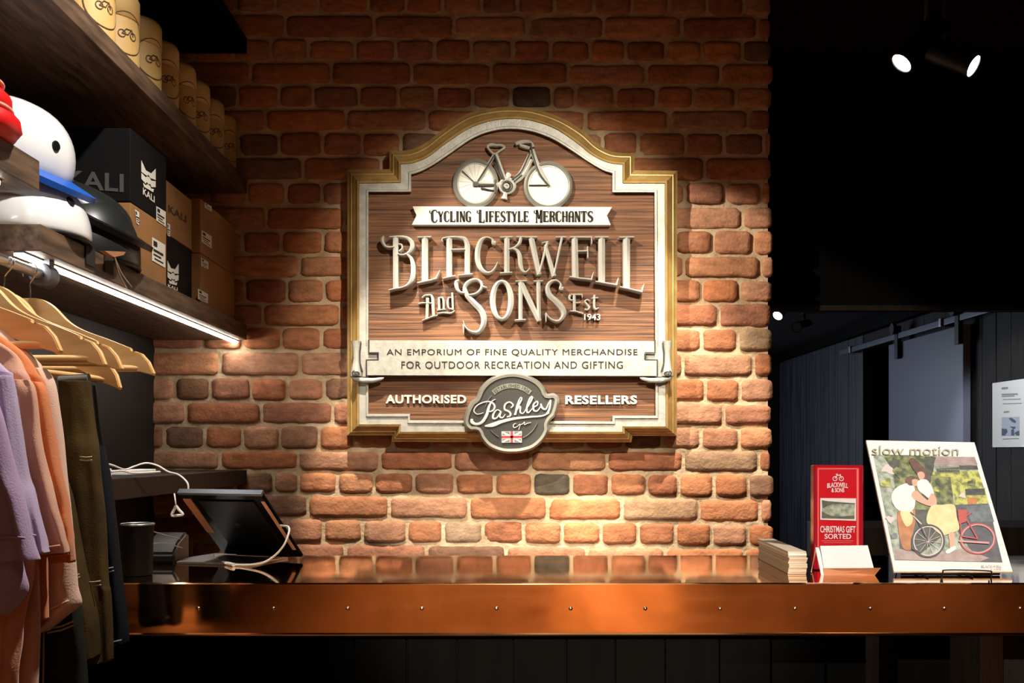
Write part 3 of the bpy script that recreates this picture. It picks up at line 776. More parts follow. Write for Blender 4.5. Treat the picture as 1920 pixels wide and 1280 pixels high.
helmet('satin black helmet on the helmet shelf next to the white helmets', (-0.893, 2.17 - D, 1.692), (0, R(3), R(-10)), 'helmet_black', 0.106, 0.118, 0.132, None, False)
helmet('black visored helmet stacked on the satin black helmet before black carton', (-0.905, 2.19 - D, 1.792), (0, R(24), R(-4)), 'helmet_black', 0.100, 0.112, 0.056, 'black_plastic', False)
# straps over the shelf front
def strap(label, pts, wd, name='helmet_strap', mt='strap'):
    bm = bmesh.new()
    q = [Vector(p) for p in pts]
    for a, b in zip(q, q[1:]):
        pass
    L_ = [[bm.verts.new(p + Vector((dx, dy * wd / 2, 0))) for dx, dy in ((0.0, -1), (0.0, 1), (0.0018, 1), (0.0018, -1))] for p in q]
    for A, B in zip(L_, L_[1:]):
        for k in range(4): bm.faces.new((A[k], A[(k + 1) % 4], B[(k + 1) % 4], B[k]))
    bm.faces.new(L_[0]); bm.faces.new(L_[-1][::-1])
    return solo(name, bm, M[mt], label, 'strap', 'straps hanging over the shelf front')
def xat(px): return F * (XF + 0.002) / (px - CX) - D
for lb, px, wd, zb in (('left black helmet strap hanging over the shelf front', 169, 0.042, 1.641), ('right black helmet strap hanging over the shelf front', 204, 0.044, 1.643)):
    y = xat(px); strap(lb, [(XF - 0.06, y, 1.69), (XF - 0.01, y, 1.682), (XF + 0.0015, y, 1.677), (XF + 0.0018, y, 1.66), (XF + 0.0018, y, zb)], wd)
t = thing('swing_tag', 'tan leather tag with pale cord hanging from the satin black helmet', 'tag', (-0.8, -1.0, 1.6))
bm = bmesh.new(); ptag = [PX(*p, -0.785) for p in ((196, 470), (236, 472), (232, 478), (214, 482))]
f1 = [bm.verts.new(p) for p in ptag]; f2 = [bm.verts.new(p - Vector((0.012, 0, 0))) for p in ptag]
bm.faces.new(f1); bm.faces.new(f2[::-1])
for i in range(4): bm.faces.new((f1[i], f2[i], f2[(i + 1) % 4], f1[(i + 1) % 4]))
obj('leather_tab', bm, M['tan'], t)
for e in ((247, 538), (238, 540)):
    bm = bmesh.new(); tube(bm, catmull([tuple(PX(215, 481, -0.787)), tuple(PX((215 + e[0]) / 2 - 3, (481 + e[1]) / 2 + 2, -0.796)), tuple(PX(*e, -0.803))], 6), 0.0012, 6); obj('cord', bm, M['paper_side'], t, True)

# red quilted cap on the shelf end
t = thing('quilted_cap', 'red quilted cap with pale piping on the shelf end at far left', 'hat', (-0.868, 1.62 - D, 1.785))
bm = bmesh.new(); prof = [(0.098, 0.0), (0.106, 0.012), (0.104, 0.032), (0.088, 0.040), (0.092, 0.050), (0.090, 0.068), (0.072, 0.082), (0.07, 0.094), (0.06, 0.116), (0.03, 0.135), (0.001, 0.14)]
lathe(bm, [(a * 0.84, b * 0.92) for a, b in prof], (-0.868, 1.62 - D, 1.785), 40)
for v in bm.verts: v.co.x += 0.004 * noise.noise(v.co * 40); v.co.z += 0.003 * noise.noise(v.co * 30 + Vector((5, 0, 0)))
obj('crown', bm, M['red'], t, True)
for rr, zz in ((0.0755, 0.041), (0.062, 0.083)):
    bm = bmesh.new(); tube(bm, [(-0.868 + rr * math.cos(2 * math.pi * i / 40), 1.62 - D + rr * math.sin(2 * math.pi * i / 40), 1.785 + zz) for i in range(41)], 0.0036, 8, caps=False)
    obj('piping', bm, M['red_trim'], t, True)

# ================================================================== HANGING RAIL, HANGERS, CLOTHES
XRAIL, ZRAIL = -0.84, 1.600
t = thing('clothes_rail', 'round steel clothes rail below the shelf end at far left', 'rail', (XRAIL, 1.5 - D, 1.6))
bm = bmesh.new(); tube(bm, [(XRAIL, 1.0 - D, ZRAIL), (XRAIL, 1.84 - D, ZRAIL)], 0.0095, 16); obj('tube_bar', bm, M['steel'], t, True, angle=40)
bm = bmesh.new(); lathe(bm, [(0.012, 1.835 - D), (0.0205, 1.838 - D), (0.0215, 1.845 - D), (0.0215, 1.872 - D), (0.018, 1.878 - D)], (XRAIL, 0, ZRAIL), 28, axis='Y'); obj('end_socket', bm, M['grey_metal'], t, True, angle=40)
obj('bracket_plate', BX(XRAIL - 0.012, XRAIL + 0.012, 1.85 - D, 1.87 - D, ZRAIL + 0.015, 1.629), M['grey_metal'], t)

def make_hanger(label):
    """origin at the top of the rail under the hook"""
    t = thing('coat_hanger', label, 'hanger', (0, 0, 0), 'wooden hangers on the rail')
    top = [(0, -0.047), (0.022, -0.049), (0.045, -0.062), (0.072, -0.088), (0.10, -0.104), (0.15, -0.122), (0.192, -0.138)]
    tail = [(0.194, -0.146), (0.200, -0.143), (0.214, -0.148), (0.228, -0.162), (0.238, -0.182), (0.236, -0.186)]
    bot = [(0.20, -0.176), (0.15, -0.157), (0.10, -0.134), (0.07, -0.118), (0.045, -0.098), (0.02, -0.082), (0, -0.078)]
    half = catmull(top, 4) + tail + catmull(bot, 4)
    for sgn, nm in ((1, 'arm'), (-1, 'arm')):
        bm = bmesh.new()
        fr = [bm.verts.new((sgn * x, -0.006 - 0.03 * (x / 0.24) ** 2, z)) for x, z in half]; bk = [bm.verts.new((sgn * x, 0.006 - 0.03 * (x / 0.24) ** 2, z)) for x, z in half]
        bm.faces.new(fr); bm.faces.new(bk[::-1]); n = len(half)
        for i in range(n):
            if abs(half[i][0]) < 1e-6 and abs(half[(i + 1) % n][0]) < 1e-6: continue
            bm.faces.new((fr[i], bk[i], bk[(i + 1) % n], fr[(i + 1) % n]))
        es = [e for e in bm.edges if len(e.link_faces) == 2 and any(len(f.verts) > 8 for f in e.link_faces)]
        bmesh.ops.bevel(bm, geom=es, offset=0.0016, segments=2, affect='EDGES')
        obj(nm, bm, M['hanger_wood'], t, True, True, angle=35)
    bm = bmesh.new(); tube(bm, [(-0.212, -0.024, -0.173), (0.212, -0.024, -0.173)], 0.0058, 12); obj('trouser_bar', bm, M['hanger_wood'], t, True, True, angle=50)
    hk = [(0, 0, -0.05), (0, 0, -0.03), (0.0, 0, -0.02), (0.008, 0, -0.008), (0.0125, 0, 0.002), (0.010, 0, 0.010), (0.0, 0, 0.0125), (-0.010, 0, 0.009), (-0.0135, 0, 0.0), (-0.012, 0, -0.008)]
    bm = bmesh.new(); tube(bm, catmull(hk, 5), 0.0016, 8); obj('hook', bm, M['chrome'], t, True, True)
    return t
HL = [('bare wooden hanger furthest along the rail, nearest the brick wall', 1.80, 0, -4, 0.0),
      ('wooden hanger with lowered tip carrying the navy trousers', 1.715, 7.0, -5, -0.002),
      ('wooden hanger with padded bar carrying the olive trousers', 1.655, 0.8, -3, 0.0),
      ('wooden hanger in front of the padded one, arm ending mid group', 1.605, 0.5, -6, 0.0),
      ('wooden hanger with short visible arm directly behind the pale tee', 1.425, -0.5, -3, 0.0),
      ('wooden hanger under the blush tee with low tip poking out', 1.375, 18.0, 0, -0.01)]
h0 = None
for lb, d_, roll, yaw, dz in HL:
    loc = (XRAIL, d_ - D, ZRAIL + dz - 0.0025)
    if h0 is None: h0 = make_hanger(lb); h = h0
    else: h = dup(h0, loc, 0, lb)
    h.location = loc; h.rotation_euler = (0, R(roll), R(yaw))
# padded grip on the olive trousers' hanger bar
def drape(rows, d, thick, ripple=0.004, nf=5.0, seed=0, top_close=True, seg=30, shear=0.0, nsub=5, flat=1.6):
    """closed cloth tube in a plane facing the camera; rows (py, pxl, pxr) at depth d"""
    bm = bmesh.new(); s = catmull(rows, nsub); rings = []
    for i, (py, xl, xr) in enumerate(s):
        t_ = i / (len(s) - 1)
        ring = []
        for k in range(seg):
            a = 2 * math.pi * k / seg
            u = math.copysign(abs(math.cos(a)) ** (0.75), math.cos(a)); v = math.copysign(abs(math.sin(a)) ** (1 / flat), math.sin(a))
            px = (xl + xr) / 2 + (xr - xl) / 2 * u
            p = P(px, py, d - D)
            th = thick * (0.55 + 0.45 * min(1, t_ * 3))
            fold = ripple * (0.35 + t_) * math.sin(nf * u * 2.2 + seed + 0.8 * math.sin(t_ * 5 + seed)) + ripple * 0.9 * noise.noise(Vector((u * 2.2 + seed, t_ * 7, seed)))
            p.y += th * v / 2 + fold * (1 if abs(v) > 0.2 else 0.4)
            ring.append(bm.verts.new(p))
        rings.append(ring)
    for i in range(len(rings) - 1):
        for k in range(seg): bm.faces.new((rings[i][k], rings[i][(k + 1) % seg], rings[i + 1][(k + 1) % seg], rings[i + 1][k]))
    bm.faces.new(rings[0][::-1]); bm.faces.new(rings[-1])
    return bm
def hemline(rows_pts, d, thick, r=0.0016):
    bm = bmesh.new(); tube(bm, [P(x, y, d - D) - Vector((0, thick / 2 + 0.003, 0)) for x, y in catmull(rows_pts, 5)], r, 6); return bm
def tee(label, d, torso, sleeve, mt, seed, hem=None, thick=0.034):
    p = P(60, 760, d - D)
    t = thing('t_shirt', label, 't-shirt', (p.x, p.y, p.z), 'tees on the rail')
    obj('torso', drape(torso, d + 0.012, thick, 0.006, 3.0, seed), M[mt], t, True)
    obj('sleeve', drape(sleeve, d - 0.006, thick * 0.9, 0.005, 2.4, seed + 1.3), M[mt], t, True)
    if hem: obj('sleeve_hem', hemline(hem, d - 0.006, thick * 0.9), M[mt], t, True)
    return t
# nearest to furthest along the rail
tee('nearest lilac tee at the left edge with a wide turned sleeve hem', 1.215,
    [(640, -330, -90), (690, -340, -40), (760, -345, -14), (900, -345, 2), (1060, -345, 45), (1110, -345, 52), (1150, -345, 20)],
    [(700, -70, -28), (780, -60, 2), (870, -45, 24), (925, -30, 41), (968, -20, 52), (1006, -12, 60), (1044, -10, 70), (1050, -8, 69)],
    'lilac', 0.3, [(-10, 1009), (30, 1004), (60, 1006)])
tee('second lilac tee, mostly hidden behind the nearest lilac tee', 1.262,
    [(630, -300, -60), (690, -300, 8), (716, -300, 21), (860, -300, 18), (1040, -300, 30), (1090, -300, 34)],
    [(704, -6, 20), (720, -8, 23), (800, -6, 35), (888, 4, 47), (926, 14, 60), (986, 30, 75), (1022, 40, 83), (1036, 44, 87)],
    'lilac_blue', 2.1, [(46, 1004), (66, 1002), (80, 1001)])
tee('peach tee hanging behind the lilac tees', 1.305,
    [(626, -270, -30), (655, -270, 20), (690, -270, 46), (735, -270, 64), (900, -270, 70), (1100, -270, 76), (1185, -270, 78), (1330, -270, 72)],
    [(712, 8, 56), (735, 14, 66), (800, 18, 74), (870, 28, 86), (931, 40, 104), (983, 52, 118), (1018, 62, 125), (1036, 66, 127)],
    'peach', 4.0, [(64, 1026), (96, 1024), (124, 1020)])
tee('bright orange tee hanging behind the peach tee', 1.342,
    [(622, -240, -10), (660, -240, 44), (700, -240, 72), (736, -240, 84), (900, -240, 88), (1100, -240, 92), (1160, -240, 94)],
    [(716, 40, 78), (738, 44, 90), (800, 52, 101), (870, 62, 114), (935, 72, 128), (983, 82, 137), (1014, 88, 141), (1053, 92, 141)],
    'orange', 5.2, [(98, 1040), (120, 1038), (139, 1036)])
tee('pale blush tee with long loose sleeve hanging behind the orange tee', 1.385,
    [(618, -210, 2), (646, -210, 40), (670, -210, 64), (700, -210, 84), (740, -210, 96), (900, -210, 96), (1100, -210, 90), (1130, -210, 88)],
    [(690, 52, 84), (722, 60, 101), (790, 68, 113), (880, 74, 122), (960, 70, 132), (1060, 52, 142), (1100, 44, 146), (1132, 42, 151), (1152, 44, 128), (1182, 46, 92)],
    'blush', 6.6, [(56, 1160), (96, 1142), (140, 1122)], 0.036)
bm = drape([(1030, -60, 66), (1090, -60, 60), (1160, -60, 44), (1240, -60, 36), (1320, -60, 28)], 1.25, 0.016, 0.004, 3, 1.0)
solo('dress', bm, M['coral'], 'long coral peach garment below the nearest lilac tees', 'dress', smooth=True)
# trousers folded over hanger bars
def trousers(label, d, legs, mt, seed, stitches, smat='stitch', thick=0.045):
    p = P(160, 900, d - D)
    t = thing('trousers', label, 'trousers', (p.x, p.y, p.z), 'trousers on the rail')
    for i, rows in enumerate(legs): obj('leg', drape(rows, d + 0.03 * i, thick, 0.004, 2.0, seed + i * 1.7), M[mt], t, True)
    for (i, pts) in stitches:
        bm = bmesh.new(); tube(bm, [P(x, y, d + 0.03 * i - D) - Vector((0, thick / 2 + 0.0035, 0)) for x, y in pts], 0.0013, 6); obj('stitching', bm, M[smat], t, True)
    return t
trousers('dark green trousers hanging lowest behind the peach garments', 1.405,
         [[(1010, 60, 118), (1080, 58, 136), (1134, 60, 149), (1180, 64, 156), (1240, 72, 160), (1330, 74, 166)]], 'olive2', 0.5,
         [(0, [(104, 1180), (130, 1175), (153, 1166)]), (0, [(104, 1173), (130, 1168), (152, 1159)]), (0, [(100, 1150), (98, 1200), (97, 1300)])])
trousers('olive denim trousers with double stitched knees folded over a padded bar', 1.56,
         [[(905, 96, 128), (930, 98, 137), (983, 104, 147), (1069, 118, 161), (1146, 136, 178), (1190, 150, 182), (1226, 158, 183), (1231, 160, 180)],
          [(714, 112, 166), (724, 112, 168), (800, 116, 176), (843, 120, 183), (900, 126, 188), (976, 140, 195), (1086, 150, 201), (1111, 152, 205), (1180, 156, 208), (1234, 160, 207), (1238, 162, 204)]], 'olive', 3.1,
         [(0, [(140, 1082), (150, 1079), (162, 1072)]), (0, [(141, 1087), (152, 1084), (163, 1077)]), (1, [(168, 1087), (186, 1087), (201, 1085)]), (1, [(168, 1094), (186, 1094), (202, 1092)]),
          (1, [(163, 856), (174, 857), (185, 856)]), (1, [(163, 862), (174, 863), (185, 862)])])
trousers('navy trousers furthest along the rail beside the copper counter', 1.675,
         [[(722, 150, 176), (800, 160, 184), (880, 166, 203), (976, 176, 216), (1066, 186, 226), (1172, 192, 239), (1200, 194, 240), (1205, 196, 238)]], 'navy', 8.0,
         [(0, [(204, 1063), (214, 1062), (224, 1060)]), (0, [(204, 1069), (214, 1069), (225, 1066)]), (0, [(206, 1200), (222, 1198), (239, 1194)])], 'stitch_blue')
bm = bmesh.new(); tube(bm, [P(112, 714, 1.622 - D), P(167, 710, 1.622 - D)], 0.0085, 14); solo('bar_grip', bm, M['grey_pad'], 'grey foam grip on the bar above the olive trousers', 'foam grip', smooth=True, angle=50)
# ================================================================== THE SHOP SIGN
sign = thing('shop_sign', 'large carved shop sign with bicycle and silver lettering on the brick wall', 'sign', (0.012, -0.07, 1.33))
def outline(pts):
    """square part of the outline kept sharp, the arch smoothed"""
    arch = catmull(pts[3:16], 5)
    return pts[:3] + arch + pts[16:]
GO = outline([(651, 816), (651, 317.5), (730, 317), (730, 282), (768, 281), (799, 267), (828, 244), (874, 214), (918, 203), (960, 200), (1002, 204), (1050, 220), (1092, 244), (1120, 270), (1152, 285), (1190, 286), (1190, 319), (1270, 320), (1269, 817), (1186, 817), (1184, 829), (734, 828), (736, 816)])
GI = outline([(673, 796), (673, 343), (751, 342), (751, 307), (773, 305), (802, 294), (838, 267), (880, 240), (921, 226), (960, 222), (999, 226), (1042, 241), (1080, 266), (1112, 291), (1140, 304), (1168, 308), (1168, 343), (1247, 343), (1249, 800), (1168, 800), (1168, 810), (750, 810), (751, 796)])
SI = outline([(691, 776), (691, 360), (771, 360), (771, 327), (785, 323), (808, 312), (840, 291), (884, 261), (922, 246), (960, 242), (998, 247), (1036, 261), (1074, 284), (1104, 304), (1130, 319), (1148, 325), (1148, 361), (1227, 361), (1229, 779), (1148, 779), (1148, 790), (769, 788), (769, 776)])
def mixo(A, B, t): return [(a[0] + (b[0] - a[0]) * t, a[1] + (b[1] - a[1]) * t) for a, b in zip(A, B)]
def loft(bm, secs, mi=0):
    """secs: list of (outline, depth)"""
    rings = [[bm.verts.new(P(x, y, Y)) for x, y in o] for o, Y in secs]
    n = len(rings[0])
    for A, B in zip(rings, rings[1:]):
        for i in range(n): bm.faces.new((A[i], A[(i + 1) % n], B[(i + 1) % n], B[i])).material_index = mi
    return rings
Y0 = -0.018
bm = bmesh.new()
loft(bm, [(GO, Y0), (GO, -0.066), (mixo(GO, GI, .20), -0.072), (mixo(GO, GI, .32), -0.080), (mixo(GO, GI, .40), -0.080), (mixo(GO, GI, .52), -0.086), (mixo(GO, GI, .72), -0.094), (mixo(GO, GI, .84), -0.103), (GI, -0.105), (GI, -0.098)])
obj('gold_frame', bm, M['gold'], sign)
bm = bmesh.new()
loft(bm, [(mixo(GO, GI, .97), -0.0985), (mixo(GI, SI, .05), -0.1015), (mixo(GI, SI, .72), -0.1015), (mixo(GI, SI, .78), -0.1065), (mixo(GI, SI, .94), -0.1065), (SI, -0.104), (SI, -0.088)])
obj('silver_border', bm, M['silver'], sign)
bm = bmesh.new(); bm.faces.new([bm.verts.new(P(x, y, -0.0885)) for x, y in mixo(GI, SI, .9)])
r_ = [bm.verts.new(P(x, y, Y0)) for x, y in mixo(GO, GI, .5)]; bm.faces.new(r_[::-1])
obj('wood_field', bm, M['sign_wood'], sign)

YW, YB_ = -0.0885, -0.088
# ---- name letters (measured on two enlargements)
def L4(x, y): return (690 + x / 5.818, 420 + y / 5.818)
def L5(x, y): return (950 + x / 5.818, 420 + y / 5.818)
def letter(strokes, conv, yf=-0.127, ridge=0.010, name='letter', ws=1.0):
    bm = bmesh.new()
    for s in strokes:
        sm = True; cl = False
        if isinstance(s, tuple): s, fl = s; sm = 'l' not in fl; cl = 'c' in fl
        stroke(bm, s, YB_, yf, ridge, conv, sm, 5, cl, 0, ws)
    return obj(name, bm, M['letter'], sign)
LN = lambda *p: (list(p), 'l')
letter([LN((298, 138, 58), (298, 704, 56)), [(232, 137, 12), (330, 131, 16), (420, 142, 26), (470, 185, 44), (480, 245, 46), (445, 302, 28), (385, 330, 15), (322, 322, 12)],
        [(330, 214, 12), (366, 222, 14), (370, 262, 14), (338, 292, 14)], [(420, 322, 14), (470, 372, 36), (490, 460, 48), (482, 580, 48), (436, 655, 26), (370, 688, 15), (290, 704, 12)],
        LN((226, 718, 12), (330, 692, 14)), [(172, 128, 14), (152, 160, 36), (162, 205, 34), (205, 245, 20), (285, 244, 12)]], L4)
letter([LN((618, 135, 68), (618, 622, 68)), LN((540, 140, 14), (692, 136, 14)), LN((535, 640, 14), (660, 614, 18), (752, 588, 18)), LN((738, 596, 20), (784, 500, 8))], L4)
letter([LN((884, 145, 62), (884, 580, 60)), [(815, 150, 12), (890, 138, 16), (985, 138, 18), (1058, 160, 44), (1082, 230, 56)], LN((1082, 210, 58), (1082, 552, 58)), LN((905, 274, 14), (1060, 272, 14)),
        LN((815, 590, 12), (954, 560, 12)), LN((982, 556, 12), (1142, 540, 12)), [(814, 150, 12), (806, 175, 10), (820, 190, 6)]], L4)
letter([[(1392, 200, 40), (1366, 196, 42), (1352, 160, 18), (1290, 140, 16), (1232, 175, 44), (1198, 270, 58), (1196, 390, 58), (1232, 480, 46), (1302, 525, 20), (1368, 498, 16), (1416, 410, 8)]], L4)
letter([LN((2, 138, 58), (2, 526, 58)), LN((-72, 140, 14), (66, 136, 14)), LN((-72, 530, 12), (62, 524, 12)), [(24, 274, 14), (92, 246, 18), (140, 200, 34), (156, 140, 30)], LN((105, 136, 12), (200, 136, 12)),
        [(60, 262, 14), (112, 282, 30), (142, 340, 46), (152, 440, 46), (176, 504, 26), (214, 518, 16), (252, 478, 8)]], L5)
letter([LN((268, 140, 62), (356, 545, 50)), LN((352, 545, 18), (446, 190, 30)), LN((410, 230, 30), (424, 240, 40), (518, 562, 50)), LN((514, 562, 18), (604, 142, 26)), LN((196, 140, 13), (334, 138, 13)), LN((536, 140, 13), (652, 138, 13)), [(385, 205, 8), (420, 195, 12), (456, 192, 16)]], L5)
letter([LN((744, 140, 66), (752, 585, 70)), LN((690, 139, 14), (932, 139, 16)), LN((926, 135, 16), (930, 215, 8)), LN((780, 292, 14), (890, 290, 14)), LN((884, 240, 12), (886, 366, 12)), LN((686, 570, 14), (790, 586, 16), (930, 602, 18)), LN((924, 606, 20), (950, 520, 8))], L5)
letter([LN((1040, 138, 72), (1040, 630, 72)), LN((962, 140, 14), (1112, 138, 14)), LN((970, 622, 14), (1090, 642, 16), (1204, 662, 18)), LN((1198, 664, 20), (1220, 585, 8))], L5)
letter([LN((1312, 138, 76), (1312, 695, 72)), LN((1228, 140, 14), (1392, 138, 14)), LN((1236, 682, 14), (1350, 706, 16), (1480, 738, 20)), LN((1474, 740, 22), (1500, 655, 8))], L5)
# SONS
letter([[(992, 608, 16), (962, 632, 40), (968, 690, 38), (1000, 735, 24), (1050, 748, 14)], [(1044, 748, 22), (1060, 665, 38), (1120, 610, 28), (1190, 602, 22), (1236, 640, 28), (1232, 700, 26), (1180, 752, 18), (1090, 772, 14)],
        LN((1234, 672, 22), (1296, 692, 8)), [(1052, 690, 36), (1080, 772, 52), (1150, 850, 60), (1228, 930, 64), (1264, 1020, 64), (1250, 1110, 54), (1200, 1172, 34), (1124, 1168, 20), (1064, 1120, 14), (1036, 1050, 8)], LN((1044, 1188, 8), (1040, 1090, 20))], L4)
letter([(ell(1460, 825, 103, 204, 0, 32), 'c')] if False else [([(x, y, 26 + 36 * abs(math.cos(R(360 * i / 32))) ** 1.3) for i, (x, y, _) in enumerate(ell(1460, 825, 100, 206, 0, 32))], 'c')], L4)
letter([LN((152, 615, 42), (152, 1040, 42)), LN((150, 625, 62), (356, 1050, 52)), LN((346, 615, 44), (354, 1050, 40)), LN((96, 620, 13), (220, 616, 13)), LN((294, 620, 13), (398, 617, 13)), LN((90, 1046, 13), (208, 1040, 13))], L5)
letter([[(620, 700, 34), (592, 694, 42), (590, 648, 18), (540, 610, 18), (478, 630, 34), (446, 690, 48), (470, 770, 58), (550, 845, 64), (612, 920, 64), (622, 990, 52), (570, 1052, 28), (500, 1042, 16), (452, 1004, 14), (428, 960, 8)], LN((430, 1062, 8), (430, 970, 20))], L5)
# And / Est / 1943
letter([LN((648, 800, 32), (640, 1030, 30)), [(590, 800, 12), (620, 776, 14), (680, 772, 20), (704, 810, 30), (708, 900, 32), (716, 1005, 28)], [(548, 868, 10), (590, 858, 12), (640, 858, 12), (700, 862, 12)], LN((590, 1050, 11), (690, 1010, 11), (760, 990, 11)),
        LN((772, 795, 22), (776, 930, 22)), [(776, 800, 12), (806, 800, 16), (822, 830, 22), (826, 928, 22)], LN((752, 935, 10), (845, 928, 10)), [(912, 800, 12), (880, 800, 14), (868, 850, 22), (878, 912, 16), (916, 920, 12)], LN((918, 745, 22), (926, 932, 22)),
        [(756, 975, 12), (820, 962, 16), (900, 968, 16), (946, 942, 10)]], L4, -0.110, 0.005, 'small_lettering')
letter([[(700, 772, 26), (684, 790, 26), (694, 822, 16), (726, 828, 12)], LN((738, 765, 32), (742, 945, 30)), LN((704, 766, 12), (826, 766, 14)), LN((822, 764, 12), (826, 800, 6)), LN((752, 858, 12), (806, 852, 12)), LN((690, 945, 12), (762, 950, 14), (838, 975, 12)),
        [(906, 838, 10), (878, 822, 12), (856, 842, 18), (880, 876, 20), (902, 905, 20), (884, 930, 14), (852, 925, 10)], [(958, 770, 22), (958, 900, 24), (978, 925, 14), (1008, 908, 8)], LN((928, 808, 10), (1000, 800, 10))], L5, -0.110, 0.005, 'small_lettering')
bm = bmesh.new(); text_px(bm, '1943', 950 + 846 / 5.818, 950 + 1022 / 5.818, 420 + 978 / 5.818, 420 + 1046 / 5.818, -0.104, YB_, 0.012)
obj('small_lettering', bm, M['letter'], sign)

# ---- upper banner
bm = bmesh.new(); prism(bm, [(773.5, 386.7), (781, 403.5), (772.5, 421), (1145, 421.5), (1138, 404), (1147.5, 388)], -0.112, YB_)
ub = obj('upper_banner', bm, M['white_paint'], sign)
bm = bmesh.new()
# condensed serif capitals drawn as pen strokes in a 10 x 20 cell (y down)
GL = {'C': [[(9, 4, 1.2), (8, 1, 1.2), (5, .3, 1.4), (2.2, 3, 3), (1.8, 10, 3.4), (2.4, 17, 3), (5.4, 19.7, 1.4), (8.2, 18, 1.3), (9.2, 15, 1)]],
      'Y': [LN((1.4, 0, 3.2), (5, 10, 3)), LN((8.8, 0, 1.4), (5, 10, 1.6)), LN((5, 9, 3.3), (5, 20, 3.3)), LN((3, 19.6, 1), (7, 19.6, 1))],
      'L': [LN((2.6, 0, 3.4), (2.6, 20, 3.4)), LN((.6, .4, 1), (4.8, .4, 1)), LN((.6, 19.5, 1.2), (9, 19.5, 1.4)), LN((8.8, 20, 1.4), (9.2, 15, .8))],
      'I': [LN((3, 0, 3.4), (3, 20, 3.4)), LN((.8, .4, 1), (5.2, .4, 1)), LN((.8, 19.6, 1), (5.2, 19.6, 1))],
      'N': [LN((1.8, 0, 1.7), (1.8, 20, 1.7)), LN((1.8, 0, 3), (8.2, 20, 3)), LN((8.2, 0, 1.7), (8.2, 20, 1.7)), LN((.4, 19.6, 1), (3.4, 19.6, 1)), LN((6.6, .4, 1), (9.8, .4, 1))],
      'G': [[(9, 4, 1.2), (8, 1, 1.2), (5, .3, 1.4), (2.2, 3, 3), (1.8, 10, 3.4), (2.4, 17, 3), (5.4, 19.7, 1.4), (8, 19, 1.6)], LN((8, 11, 2.6), (8, 20, 2.6)), LN((5.4, 11.2, 1.1), (9.4, 11.2, 1.1))],
      'F': [LN((2.6, 0, 3.4), (2.6, 20, 3.4)), LN((.6, .5, 1.1), (8.8, .5, 1.2)), LN((8.6, 0, 1.2), (8.8, 4.6, .8)), LN((3, 9.6, 1.1), (7, 9.6, 1.1)), LN((7, 7.4, 1), (7, 12, 1)), LN((.6, 19.6, 1), (5, 19.6, 1))],
      'E': [LN((2.6, 0, 3.4), (2.6, 20, 3.4)), LN((.6, .5, 1.1), (8.8, .5, 1.2)), LN((8.6, 0, 1.2), (8.8, 4.6, .8)), LN((3, 9.6, 1.1), (7, 9.6, 1.1)), LN((7, 7.4, 1), (7, 12, 1)), LN((.6, 19.5, 1.1), (9, 19.5, 1.3)), LN((8.8, 20, 1.2), (9.2, 15.4, .8))],
      'S': [[(8.6, 4, 1.2), (7.8, 1.2, 1.3), (5, .4, 1.5), (2.2, 3, 2.6), (2.6, 7.4, 3), (5.4, 10.2, 3.4), (7.8, 13, 3.2), (7.8, 17, 2.8), (5, 19.6, 1.5), (2, 18.6, 1.3), (1.2, 15.4, 1)]],
      'T': [LN((5, 0, 3.4), (5, 20, 3.4)), LN((.8, .5, 1.2), (9.2, .5, 1.2)), LN((.9, 0, 1), (.8, 5, .8)), LN((9.1, 0, 1), (9.2, 5, .8)), LN((2.8, 19.6, 1), (7.2, 19.6, 1))],
      'M': [LN((1.6, 0, 1.6), (1.6, 20, 1.6)), LN((1.8, 0, 2.8), (5, 14, 2.2)), LN((8.2, 0, 1.4), (5, 14, 1.4)), LN((8.2, 0, 3), (8.2, 20, 3)), LN((.2, 19.6, 1), (3, 19.6, 1)), LN((6.4, 19.6, 1), (10, 19.6, 1))],
      'R': [LN((2.4, 0, 3.2), (2.4, 20, 3.2)), [(.8, .5, 1), (5, .5, 1.2), (7.8, 2.6, 2.6), (7.8, 7, 2.6), (5.4, 9.6, 1.4), (2.8, 9.8, 1)], [(5, 9.8, 1.4), (7.4, 12, 2.8), (7.8, 17.4, 2.8), (9.6, 19.6, 1.2)], LN((.6, 19.6, 1), (4.4, 19.6, 1))],
      'H': [LN((2, 0, 2.8), (2, 20, 2.8)), LN((8, 0, 2.8), (8, 20, 2.8)), LN((2, 10, 1.1), (8, 10, 1.1)), LN((.4, 19.6, 1), (3.6, 19.6, 1)), LN((6.4, .4, 1), (9.6, .4, 1))],
      'A': [[(2, 20, 2.6), (2, 6, 2.6), (3.4, 1, 1.8), (5.4, .4, 1.4), (7.4, 2, 2.4), (8, 7, 3), (8, 20, 3)], LN((2, 10.4, 1.1), (8, 10.4, 1.1)), LN((.4, 19.6, 1), (3.6, 19.6, 1)), LN((6.2, 19.6, 1), (9.8, 19.6, 1))]}
for word, xa, xb in (('CYCLING', 808, 884), ('LIFESTYLE', 897, 992), ('MERCHANTS', 1004, 1113)):
    wid = [(6.6 if c == 'I' else 10.4) * (1.15 if i == 0 else 1) for i, c in enumerate(word)]; tot = sum(wid); x = xa
    for i, c in enumerate(word):
        cw = (xb - xa) * wid[i] / tot; top, bot = (393.5, 417.0) if i == 0 else (396.0, 415.5)
        sx, sy = cw / (6.6 if c == 'I' else 10.4), (bot - top) / 20.0
        for s in GL[c]:
            lines = isinstance(s, tuple); q = s[0] if lines else s
            stroke(bm, [(x + a * sx, top + b * sy, wv * sx * 1.15 + 0.25) for a, b, wv in q], -0.1115, -0.1138, 0, None, not lines, 3)
        if i == 0:
            stroke(bm, [(x - 1.5, top + 1, 2.2), (x - 2.6, top + 4, 2.0), (x - 0.6, top + 6, 1.4), (x + 2, top + 6, 1)], -0.1115, -0.1138, 0, None, True, 3)
        x += cw
